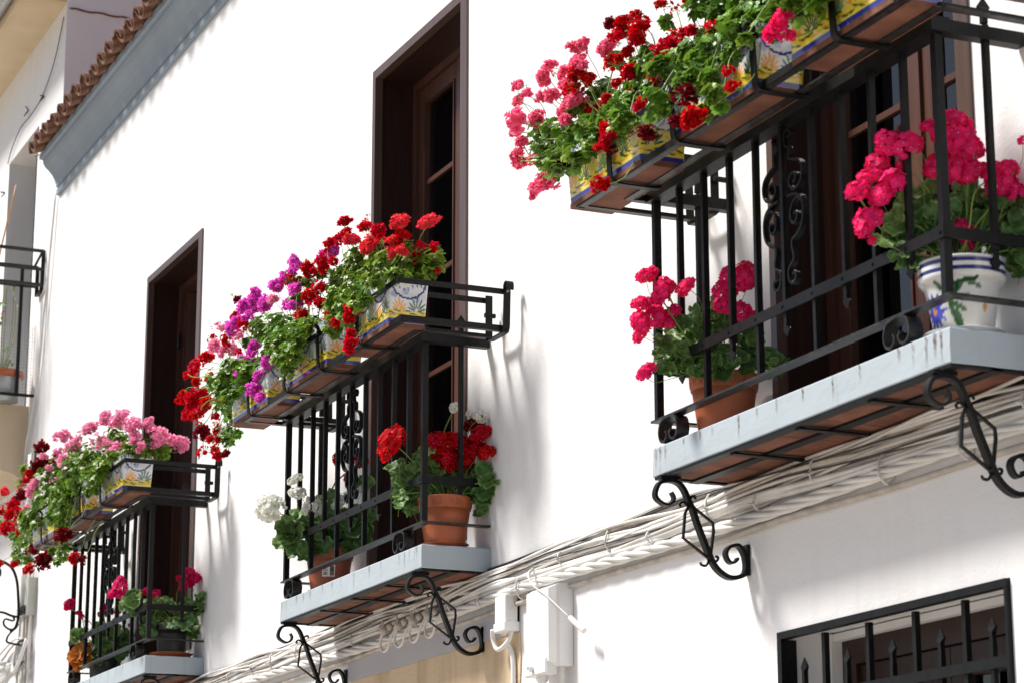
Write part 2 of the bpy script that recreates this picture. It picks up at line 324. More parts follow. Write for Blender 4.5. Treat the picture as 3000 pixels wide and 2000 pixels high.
# ---------------------------------------------------------- balcony doors
def door(xa,xb,z0,z1,opened=False,pale=False):
    D=MB(); e=.0025
    t=thing('balcony_door','', 'door',((xa+xb)/2,0,z0)); loc=Vector(t.location)
    def P(name,mb): 
        o=mbo(name,mb,t); o.location=-loc; return o
    # outer flange, mitred over the plaster edge
    a=MB(); a.box(xa-.012,xa+.028,-.012,.03,z0,z1-.028,'brown_trim'); P('trim',a)
    a=MB(); a.box(xb-.06,xb+.012,-.012,.03,z0,z1-.028,'brown_trim'); P('trim',a)
    a=MB(); a.box(xa-.012,xb+.012,-.012,.03,z1-.028,z1+.018,'brown_trim'); P('trim',a)
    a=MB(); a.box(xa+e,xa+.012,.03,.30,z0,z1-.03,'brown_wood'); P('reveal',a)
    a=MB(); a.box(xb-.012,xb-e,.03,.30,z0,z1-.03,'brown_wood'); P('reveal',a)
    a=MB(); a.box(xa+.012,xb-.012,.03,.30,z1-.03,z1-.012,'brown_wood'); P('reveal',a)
    a=MB(); a.box(xa+.012,xa+.055,.205,.235,z0,z1-.03,'leaf_wood'); a.box(xa+.012,xa+.075,.235,.29,z0,z1-.03,'leaf_wood')
    a.box(xb-.055,xb-.012,.205,.235,z0,z1-.03,'leaf_wood'); a.box(xb-.075,xb-.012,.235,.29,z0,z1-.03,'leaf_wood')
    a.box(xa+.055,xb-.055,.207,.29,z1-.075,z1-.032,'leaf_wood'); P('door_frame',a)
    zt=z1-.08; xm=(xa+xb)/2
    def leaf(x0,x1,rotl=0,px=None):
        L=MB(); sw=.088; y0,y1=.225,.275
        hx=x0 if px is None else px
        def bx(mb,a0,a1,b0,b1,c0,c1,m): mb.box(a0-hx,a1-hx,b0-.25,b1-.25,c0-z0,c1-z0,m)
        bx(L,x0,x0+sw,y0,y1,z0+.01,zt,'leaf_wood'); bx(L,x1-sw,x1,y0,y1,z0+.01,zt,'leaf_wood')
        bx(L,x0+sw,x1-sw,y0,y1,zt-sw,zt,'leaf_wood'); bx(L,x0+sw,x1-sw,y0,y1,z0+.01,z0+.16,'leaf_wood')
        for xx in (x0+sw-.012,x1-sw): bx(L,xx,xx+.012,y0-.008,y0-.001,z0+.16,zt-sw,'leaf_wood')
        lo=mbo('door_leaf',L,t,loc=Vector((hx,.25,z0))-loc)
        lo.rotation_euler=(0,0,rotl)
        g=MB(); bx(g,x0+sw,x1-sw,.247,.253,z0+.16,zt-sw,'window_glass'); mbo('pane',g,lo)
        k=zt-sw
        for zz in [2.365,2.875,3.385,3.90]:
            if zz<zt-sw-.1:
                b=MB(); bx(b,x0+sw+.002,x1-sw-.002,.2325,.2468,zz-.012,zz+.012,'leaf_wood'); mbo('glazing_bar',b,lo)
        return lo
    if opened: 
        leaf(xa+.06,xm,math.radians(78),xa+.06); leaf(xm,xb-.06,math.radians(-80),xb-.06)
        for zz in (z1-.42,z1-1.45,z0+.35):
            h=MB(); h.tube([(xa+.075,.195,zz-.05),(xa+.075,.195,zz+.05)],.011,'gasket',n=8); P('hinge',h)
    else: leaf(xa+.06,xm-.001); leaf(xm+.001,xb-.06)
    if not opened:
        a=MB(); a.box(xm-.022,xm+.022,.212,.224,z0+.02,zt,'leaf_wood'); P('meeting_strip',a)
    # curtains and the dark room
    def curt(x0,x1,y,m,amp=.02):
        c=MB();n=60;vs=[]
        for i in range(n+1):
            xx=x0+(x1-x0)*i/n; yy=y+amp*math.sin(i*1.15)+amp*.5*math.sin(i*.53+1)
            vs+=[(xx,yy,z0+.02),(xx,yy,zt)]
        c.add(vs,[(2*i,2*i+2,2*i+3,2*i+1) for i in range(n)],m); P('curtain',c)
    if not opened:
        curt(xa+.06,xm+.05,.315,'curtain'); curt(xm+.06,xb-.06,.305,'reflection_curtain' if pale else 'curtain')  # right-hand sheet of the pale door carries the pane's bluish reflection as colour
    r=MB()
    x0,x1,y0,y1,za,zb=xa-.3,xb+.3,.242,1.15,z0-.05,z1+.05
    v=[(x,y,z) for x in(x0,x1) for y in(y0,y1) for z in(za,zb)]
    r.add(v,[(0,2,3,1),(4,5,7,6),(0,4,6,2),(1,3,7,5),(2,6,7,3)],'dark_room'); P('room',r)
    return t
d=door(-15.83,-14.57,1.86,4.50,opened=True); d['label']='brown balcony door standing open, behind the pink geraniums at far left'
d=door(-11.47,-10.225,1.86,4.50); d['label']='closed brown glazed balcony door in the middle, behind the red and magenta geraniums'
d=door(-7.385,-6.13,1.86,4.50,pale=True); d['label']='brown glazed balcony door behind the nearest balcony at upper right'
d=door(-3.2,-1.95,1.86,4.50); d['label']='brown glazed door beyond the right edge of the picture'
TROUGH={1:[{'f':[(-14.593,-0.576,3.261,0.041,'P'),(-14.25,-0.569,3.193,0.043,'P'),(-14.269,-0.583,3.159,0.04,'P'),(-14.047,-0.547,3.098,0.046,'P'),(-13.998,-0.469,3.108,0.029,'P'),(-13.992,-0.459,3.068,0.026,'P'),(-14.009,-0.539,3.026,0.039,'P'),(-13.927,-0.413,3.027,0.045,'P'),(-13.939,-0.519,2.961,0.029,'P'),(-14.001,-0.312,3.016,0.039,'P'),(-13.957,-0.271,2.995,0.039,'P'),(-13.935,-0.263,2.965,0.023,'P'),(-14.743,-0.566,3.135,0.051,'P'),(-14.602,-0.547,3.095,0.03,'P'),(-14.243,-0.563,2.972,0.056,'P'),(-14.358,-0.745,2.335,0.026,'D'),(-14.572,-0.743,2.376,0.03,'R')],'b':[(-14.569,-0.552,3.014,0.061),(-14.687,-0.546,2.941,0.061),(-14.315,-0.588,2.911,0.04),(-14.458,-0.552,3.142,0.04),(-14.379,-0.538,3.087,0.04),(-14.055,-0.552,2.931,0.052),(-14.166,-0.538,3.0,0.046),(-13.993,-0.504,2.937,0.045),(-14.075,-0.416,2.973,0.046),(-14.023,-0.391,2.978,0.039),(-14.04,-0.359,2.951,0.033),(-14.015,-0.542,2.899,0.026),(-14.006,-0.367,2.911,0.023),(-14.557,-0.617,2.866,0.047),(-14.373,-0.7,2.76,0.046)]},{'f':[(-15.104,-0.549,3.286,0.045,'P'),(-15.28,-0.561,3.277,0.032,'P'),(-15.526,-0.548,3.25,0.043,'P'),(-14.854,-0.742,2.556,0.053,'D')],'b':[(-15.458,-0.54,3.181,0.064),(-15.126,-0.551,3.132,0.063),(-15.018,-0.508,3.102,0.069),(-15.608,-0.538,3.152,0.057),(-15.245,-0.546,3.07,0.07),(-15.088,-0.501,3.031,0.076),(-14.819,-0.497,3.1,0.041),(-15.519,-0.52,3.065,0.071),(-15.01,-0.559,2.943,0.062),(-14.969,-0.608,2.877,0.048),(-15.555,-0.604,2.894,0.071),(-15.134,-0.659,2.778,0.055),(-15.447,-0.667,2.78,0.064),(-15.165,-0.663,2.72,0.049),(-15.268,-0.664,2.682,0.035),(-14.942,-0.715,2.497,0.034),(-15.205,-0.671,2.485,0.035),(-15.088,-0.724,2.423,0.024),(-15.509,-0.657,2.566,0.021)]},{'f':[(-15.77,-0.565,3.365,0.04,'P'),(-15.926,-0.549,3.286,0.037,'P'),(-15.679,-0.565,3.184,0.04,'P'),(-15.912,-0.569,3.095,0.033,'P'),(-16.311,-0.609,3.14,0.034,'P'),(-16.489,-0.582,3.121,0.038,'P'),(-16.503,-0.614,3.001,0.03,'P'),(-16.11,-0.604,3.29,0.022,'P'),(-15.97,-0.596,3.191,0.022,'P'),(-16.304,-0.574,3.388,0.049,'D'),(-15.871,-0.589,3.225,0.033,'D'),(-16.259,-0.589,3.252,0.052,'D'),(-16.717,-0.601,3.129,0.038,'D'),(-16.423,-0.578,2.708,0.049,'D'),(-15.901,-0.613,2.57,0.047,'D'),(-16.318,-0.584,2.707,0.022,'D'),(-16.427,-0.608,3.228,0.03,'R'),(-16.467,-0.614,3.228,0.036,'R'),(-16.724,-0.578,3.238,0.023,'R'),(-17.039,-0.585,3.123,0.047,'R'),(-17.029,-0.615,3.065,0.047,'R'),(-16.893,-0.575,3.031,0.035,'R'),(-17.314,-0.599,3.153,0.032,'R'),(-17.418,-0.59,3.124,0.032,'R'),(-17.165,-0.604,2.977,0.047,'R'),(-16.88,-0.597,2.951,0.042,'R'),(-16.803,-0.6,3.197,0.019,'R'),(-16.867,-0.602,2.675,0.023,'R'),(-16.349,-0.614,2.567,0.037,'R'),(-17.385,-0.583,2.76,0.02,'R'),(-17.415,-0.575,3.278,0.032,'S')],'b':[(-15.917,-0.498,3.153,0.066),(-16.151,-0.519,3.252,0.052),(-16.126,-0.566,3.185,0.059),(-16.201,-0.488,3.16,0.067),(-15.89,-0.487,3.083,0.058),(-16.296,-0.538,3.128,0.06),(-16.169,-0.492,3.073,0.074),(-15.797,-0.492,3.001,0.051),(-16.156,-0.581,3.012,0.059),(-16.484,-0.54,3.011,0.06),(-16.197,-0.533,2.978,0.074),(-16.383,-0.524,2.936,0.067),(-16.707,-0.523,2.951,0.061),(-16.798,-0.538,2.904,0.069),(-16.567,-0.522,2.876,0.045),(-16.967,-0.552,2.891,0.054),(-16.676,-0.583,2.791,0.053),(-17.063,-0.543,2.845,0.039),(-17.053,-0.527,2.776,0.047),(-16.716,-0.547,2.695,0.03),(-16.994,-0.53,3.36,0.039),(-16.902,-0.569,3.247,0.031),(-16.917,-0.577,2.699,0.023),(-17.556,-0.523,3.096,0.04),(-17.17,-0.555,2.938,0.039)]}],2:[{'f':[(-10.146,-0.532,3.249,0.027,'R'),(-9.976,-0.527,3.177,0.034,'R'),(-9.751,-0.499,3.099,0.029,'R'),(-10.4,-0.53,3.291,0.018,'R'),(-9.685,-0.442,3.033,0.029,'R'),(-9.714,-0.369,3.059,0.019,'R'),(-9.724,-0.452,2.998,0.019,'R'),(-9.737,-0.349,2.954,0.012,'R'),(-9.931,-0.669,2.787,0.038,'R'),(-10.058,-0.702,2.756,0.015,'R'),(-9.934,-0.669,2.684,0.017,'R'),(-9.876,-0.689,2.624,0.029,'R'),(-9.737,-0.52,3.153,0.038,'S'),(-9.652,-0.42,3.144,0.036,'S'),(-10.324,-0.535,3.233,0.035,'S'),(-10.092,-0.53,3.15,0.037,'S'),(-10.045,-0.5,3.161,0.022,'S'),(-9.812,-0.526,3.09,0.024,'S'),(-9.81,-0.516,3.041,0.034,'S'),(-9.698,-0.528,3.015,0.021,'S')],'b':[(-10.425,-0.476,3.193,0.041),(-10.372,-0.484,3.136,0.045),(-10.35,-0.45,3.161,0.045),(-10.14,-0.474,3.103,0.044),(-9.923,-0.504,3.032,0.053),(-9.897,-0.462,3.02,0.053),(-9.759,-0.463,2.979,0.053),(-9.716,-0.429,2.986,0.048),(-9.738,-0.369,3.009,0.043),(-9.749,-0.39,2.95,0.043),(-9.774,-0.432,2.941,0.033),(-9.709,-0.523,2.914,0.038),(-9.724,-0.354,2.972,0.024),(-9.701,-0.566,2.898,0.028),(-9.791,-0.333,3.062,0.024),(-9.707,-0.49,3.046,0.021),(-10.47,-0.458,3.102,0.056),(-10.289,-0.481,3.043,0.045),(-10.227,-0.519,2.971,0.045),(-10.419,-0.497,3.022,0.045),(-9.793,-0.652,2.809,0.028),(-9.85,-0.671,2.791,0.029),(-9.779,-0.465,2.875,0.021),(-10.156,-0.436,3.07,0.04),(-10.312,-0.442,3.094,0.04),(-9.826,-0.458,3.037,0.034)]},{'f':[(-11.294,-0.513,3.17,0.027,'V'),(-11.201,-0.506,3.139,0.03,'V'),(-11.157,-0.523,3.21,0.027,'V'),(-11.19,-0.644,2.837,0.027,'V'),(-11.23,-0.676,2.782,0.024,'V'),(-11.251,-0.692,2.715,0.036,'V'),(-11.151,-0.686,2.649,0.027,'V'),(-11.253,-0.523,3.268,0.03,'R'),(-10.486,-0.511,3.369,0.026,'R'),(-10.506,-0.523,3.283,0.031,'R'),(-10.658,-0.529,3.302,0.028,'R'),(-10.75,-0.523,3.244,0.042,'R'),(-10.58,-0.533,3.196,0.026,'R'),(-10.986,-0.524,3.282,0.026,'R'),(-10.987,-0.507,3.251,0.034,'R'),(-10.832,-0.508,3.135,0.037,'R'),(-11.002,-0.499,3.146,0.032,'R'),(-10.847,-0.512,3.041,0.034,'R'),(-11.107,-0.506,3.062,0.032,'R'),(-10.538,-0.57,2.923,0.015,'R'),(-11.27,-0.5,3.285,0.022,'R'),(-10.686,-0.494,3.274,0.028,'V'),(-10.809,-0.497,3.293,0.021,'V'),(-11.182,-0.52,3.355,0.032,'V'),(-11.27,-0.501,3.336,0.027,'V'),(-11.105,-0.531,3.196,0.027,'V'),(-11.235,-0.498,3.149,0.03,'V'),(-11.125,-0.509,3.242,0.021,'D')],'b':[(-10.986,-0.615,2.812,0.064),(-10.872,-0.611,2.817,0.058),(-10.926,-0.628,2.75,0.041),(-10.549,-0.452,3.186,0.041),(-10.588,-0.47,3.152,0.041),(-10.791,-0.436,3.187,0.037),(-10.74,-0.459,3.128,0.041),(-10.652,-0.5,3.059,0.031),(-10.55,-0.492,3.013,0.031),(-10.718,-0.645,2.838,0.036),(-10.733,-0.65,2.804,0.031),(-10.833,-0.632,2.775,0.026),(-11.311,-0.436,3.057,0.038),(-10.989,-0.49,3.013,0.021),(-10.99,-0.438,3.259,0.027),(-11.059,-0.498,3.226,0.032),(-11.21,-0.495,3.176,0.032)]},{'f':[(-11.84,-0.503,3.351,0.032,'V'),(-11.876,-0.499,3.308,0.048,'V'),(-11.892,-0.553,3.303,0.035,'V'),(-11.632,-0.518,3.253,0.034,'V'),(-11.812,-0.55,3.232,0.028,'V'),(-11.438,-0.529,3.299,0.037,'V'),(-11.355,-0.515,3.323,0.027,'V'),(-12.077,-0.545,3.23,0.042,'V'),(-11.806,-0.516,3.076,0.028,'V'),(-11.813,-0.526,3.038,0.028,'V'),(-11.817,-0.545,2.967,0.056,'V'),(-12.123,-0.533,3.295,0.024,'R'),(-11.902,-0.547,3.212,0.032,'R'),(-11.911,-0.533,3.17,0.025,'R'),(-12.495,-0.538,3.262,0.023,'R'),(-12.168,-0.562,3.187,0.029,'R'),(-12.598,-0.532,3.188,0.04,'R'),(-12.841,-0.528,3.195,0.042,'R'),(-12.908,-0.542,3.16,0.026,'R'),(-12.768,-0.54,3.095,0.023,'R'),(-12.495,-0.549,3.059,0.026,'R'),(-11.948,-0.558,3.066,0.022,'R'),(-12.966,-0.552,3.04,0.037,'R'),(-12.717,-0.565,2.98,0.043,'R'),(-12.688,-0.526,2.991,0.04,'R'),(-12.571,-0.532,2.932,0.033,'R'),(-12.939,-0.526,2.947,0.041,'R'),(-12.788,-0.541,2.902,0.03,'R'),(-12.616,-0.542,2.907,0.03,'R'),(-12.276,-0.534,2.901,0.029,'R'),(-12.08,-0.561,2.867,0.027,'R'),(-12.679,-0.538,2.833,0.02,'R'),(-12.363,-0.54,2.753,0.026,'R'),(-12.292,-0.553,2.693,0.023,'R'),(-12.438,-0.549,2.701,0.016,'R'),(-12.614,-0.528,2.667,0.036,'R'),(-12.319,-0.553,2.629,0.026,'R'),(-12.286,-0.552,2.59,0.019,'R'),(-12.443,-0.524,2.827,0.02,'R'),(-12.6,-0.549,2.769,0.033,'D'),(-12.202,-0.532,2.583,0.024,'D'),(-12.015,-0.549,3.367,0.019,'D'),(-11.493,-0.528,3.236,0.028,'P'),(-12.336,-0.537,3.296,0.036,'P'),(-12.002,-0.551,3.157,0.029,'P'),(-12.436,-0.54,3.211,0.033,'P'),(-12.204,-0.563,3.133,0.025,'P'),(-12.168,-0.524,3.138,0.034,'P')],'b':[(-11.754,-0.463,3.159,0.081),(-11.563,-0.461,3.134,0.062),(-11.414,-0.445,3.069,0.067),(-11.39,-0.502,2.988,0.073),(-11.654,-0.461,3.066,0.056),(-11.962,-0.463,3.228,0.038),(-11.999,-0.436,3.174,0.032),(-12.368,-0.529,3.024,0.059),(-12.285,-0.5,2.982,0.058),(-12.439,-0.493,2.989,0.052),(-12.506,-0.521,3.027,0.04),(-12.311,-0.48,3.042,0.039),(-12.165,-0.486,3.049,0.039),(-12.409,-0.466,2.918,0.052),(-12.275,-0.499,2.835,0.039),(-12.259,-0.476,2.781,0.045),(-12.313,-0.491,2.738,0.039),(-12.185,-0.484,2.694,0.026),(-12.447,-0.501,2.896,0.039),(-12.247,-0.51,2.665,0.029),(-12.161,-0.482,2.865,0.032),(-11.978,-0.495,3.137,0.025),(-12.319,-0.493,3.096,0.033)]}],3:[{'f':[(-6.085,-0.702,2.748,0.029,'H'),(-6.062,-0.699,2.693,0.022,'H'),(-6.171,-0.682,2.745,0.014,'H')],'b':[(-6.374,-0.566,2.912,0.02),(-6.256,-0.597,2.878,0.03),(-6.069,-0.669,2.804,0.029),(-6.104,-0.612,2.833,0.026),(-6.362,-0.669,2.794,0.02),(-6.092,-0.618,2.855,0.035)]},{'f':[(-7.063,-0.687,2.802,0.02,'R'),(-7.131,-0.502,3.198,0.018,'R'),(-7.061,-0.497,3.212,0.011,'R'),(-7.188,-0.494,3.12,0.031,'R'),(-7.149,-0.536,3.05,0.038,'R'),(-7.049,-0.514,3.083,0.018,'R'),(-6.97,-0.532,3.063,0.009,'R'),(-6.841,-0.515,3.016,0.035,'R'),(-6.462,-0.676,2.72,0.023,'R'),(-6.418,-0.687,2.655,0.021,'R'),(-6.658,-0.701,2.623,0.034,'R'),(-6.73,-0.692,2.729,0.036,'D'),(-6.78,-0.694,2.659,0.019,'D'),(-6.985,-0.7,2.677,0.033,'D')],'b':[(-6.972,-0.505,3.148,0.032),(-6.996,-0.452,3.172,0.033),(-6.889,-0.471,3.107,0.036),(-6.809,-0.475,3.092,0.035),(-6.77,-0.478,3.033,0.039),(-6.841,-0.478,3.059,0.028),(-6.866,-0.503,3.083,0.025),(-6.533,-0.591,2.894,0.034),(-6.555,-0.619,2.845,0.037),(-6.747,-0.552,2.922,0.035),(-7.026,-0.458,3.072,0.029),(-7.106,-0.477,3.04,0.04),(-6.873,-0.542,2.949,0.039),(-6.675,-0.611,2.834,0.034),(-6.562,-0.616,2.809,0.03),(-6.732,-0.639,2.831,0.034),(-7.102,-0.501,2.978,0.032),(-7.192,-0.494,2.99,0.022),(-6.634,-0.654,2.76,0.027),(-6.568,-0.672,2.696,0.027),(-6.625,-0.63,2.689,0.024),(-6.548,-0.658,2.632,0.017),(-6.698,-0.641,2.673,0.017),(-6.969,-0.671,2.797,0.032),(-7.109,-0.621,2.801,0.029),(-7.028,-0.622,2.786,0.021),(-6.657,-0.481,3.036,0.035),(-6.54,-0.529,2.949,0.031),(-6.664,-0.486,2.994,0.031),(-6.627,-0.458,3.04,0.028),(-6.69,-0.634,2.653,0.012),(-6.831,-0.501,3.126,0.032),(-6.736,-0.474,3.11,0.042),(-6.622,-0.46,3.077,0.042),(-6.504,-0.451,3.035,0.041),(-7.009,-0.505,3.207,0.025)]},{'f':[(-7.894,-0.543,3.327,0.022,'K'),(-7.845,-0.523,3.326,0.024,'K'),(-7.878,-0.526,3.275,0.025,'K'),(-8.053,-0.564,3.303,0.027,'K'),(-8.124,-0.557,3.291,0.028,'K'),(-8.145,-0.542,3.269,0.025,'K'),(-8.416,-0.54,3.349,0.022,'K'),(-8.303,-0.551,3.272,0.02,'K'),(-8.434,-0.526,3.292,0.026,'K'),(-8.161,-0.551,3.21,0.025,'K'),(-8.053,-0.557,3.184,0.025,'K'),(-7.829,-0.558,3.227,0.032,'K'),(-7.969,-0.535,3.253,0.025,'K'),(-7.949,-0.545,3.187,0.025,'K'),(-8.38,-0.553,3.19,0.046,'K'),(-8.214,-0.549,3.145,0.028,'K'),(-7.87,-0.55,3.104,0.036,'K'),(-7.973,-0.551,3.096,0.025,'K'),(-7.924,-0.56,3.043,0.017,'K'),(-8.444,-0.533,3.165,0.018,'K'),(-8.353,-0.548,3.091,0.025,'K'),(-8.379,-0.553,3.051,0.023,'K'),(-8.411,-0.528,3.026,0.028,'K'),(-8.3,-0.525,3.004,0.021,'K'),(-7.634,-0.528,3.236,0.029,'K'),(-8.17,-0.541,2.863,0.04,'K'),(-8.26,-0.535,2.864,0.02,'K'),(-8.16,-0.548,2.891,0.022,'K'),(-7.825,-0.56,3.19,0.029,'R'),(-7.791,-0.528,3.17,0.023,'R'),(-7.852,-0.548,3.155,0.032,'R'),(-7.916,-0.539,3.146,0.027,'R'),(-7.517,-0.521,3.296,0.021,'R'),(-7.399,-0.513,3.239,0.035,'R'),(-7.453,-0.497,3.217,0.028,'R'),(-7.539,-0.522,3.253,0.033,'R'),(-7.592,-0.513,3.153,0.029,'R'),(-7.662,-0.5,3.194,0.019,'R'),(-7.47,-0.516,3.081,0.033,'R'),(-7.612,-0.499,3.092,0.021,'R'),(-7.522,-0.495,3.189,0.019,'R'),(-7.451,-0.506,2.993,0.03,'R'),(-7.71,-0.499,3.054,0.025,'R'),(-7.826,-0.496,3.067,0.02,'R'),(-7.649,-0.511,2.987,0.012,'R'),(-7.822,-0.529,2.972,0.019,'R'),(-7.346,-0.673,2.812,0.026,'R'),(-7.288,-0.696,2.755,0.018,'R'),(-7.336,-0.693,2.737,0.016,'R'),(-7.423,-0.665,2.631,0.033,'R'),(-7.609,-0.524,3.318,0.022,'D'),(-7.904,-0.566,2.863,0.035,'D'),(-7.323,-0.669,2.731,0.014,'D'),(-7.383,-0.533,3.254,0.03,'R'),(-7.343,-0.533,3.208,0.034,'R'),(-7.447,-0.498,3.203,0.023,'R'),(-7.235,-0.5,3.252,0.03,'R'),(-7.285,-0.508,2.997,0.031,'R')],'b':[(-8.245,-0.514,3.094,0.05),(-8.352,-0.482,3.185,0.036),(-8.137,-0.497,3.078,0.05),(-8.032,-0.491,3.056,0.04),(-8.189,-0.501,3.046,0.055),(-8.033,-0.497,2.988,0.054),(-7.904,-0.514,2.972,0.044),(-8.384,-0.468,3.079,0.036),(-8.191,-0.484,2.986,0.04),(-8.269,-0.503,2.997,0.03),(-8.162,-0.514,2.932,0.03),(-7.923,-0.494,3.032,0.039),(-7.861,-0.49,3.104,0.039),(-7.924,-0.514,3.096,0.029),(-7.87,-0.459,3.148,0.034),(-7.843,-0.445,3.161,0.039),(-7.88,-0.482,3.055,0.034),(-7.642,-0.565,2.923,0.028),(-7.753,-0.435,3.077,0.039),(-7.376,-0.591,2.898,0.037),(-7.265,-0.666,2.813,0.036),(-7.249,-0.634,2.813,0.032),(-7.436,-0.488,3.01,0.037),(-7.402,-0.477,3.103,0.037),(-7.461,-0.474,3.074,0.038),(-7.546,-0.485,3.047,0.028),(-7.384,-0.619,2.81,0.032),(-7.321,-0.67,2.759,0.023),(-7.694,-0.603,2.83,0.024),(-7.59,-0.622,2.825,0.028),(-8.217,-0.467,2.934,0.02),(-7.251,-0.481,3.207,0.022),(-7.337,-0.48,3.096,0.03),(-7.428,-0.476,3.073,0.03),(-7.335,-0.516,2.977,0.022),(-7.388,-0.495,3.135,0.026),(-7.488,-0.486,3.132,0.019),(-7.618,-0.466,3.039,0.03),(-7.624,-0.48,2.999,0.03),(-7.357,-0.617,2.835,0.029),(-7.292,-0.608,2.835,0.022),(-7.234,-0.451,3.065,0.026),(-7.719,-0.448,3.233,0.023)]}]}
POTS={1: [(-14.64, -14.02), (-15.505, -14.885), (-16.34, -15.74)], 2: [(-10.39, -9.77), (-11.2, -10.58), (-12.06, -11.47)], 3: [(-6.3, -5.69), (-7.11, -6.49), (-7.93, -7.32)]}
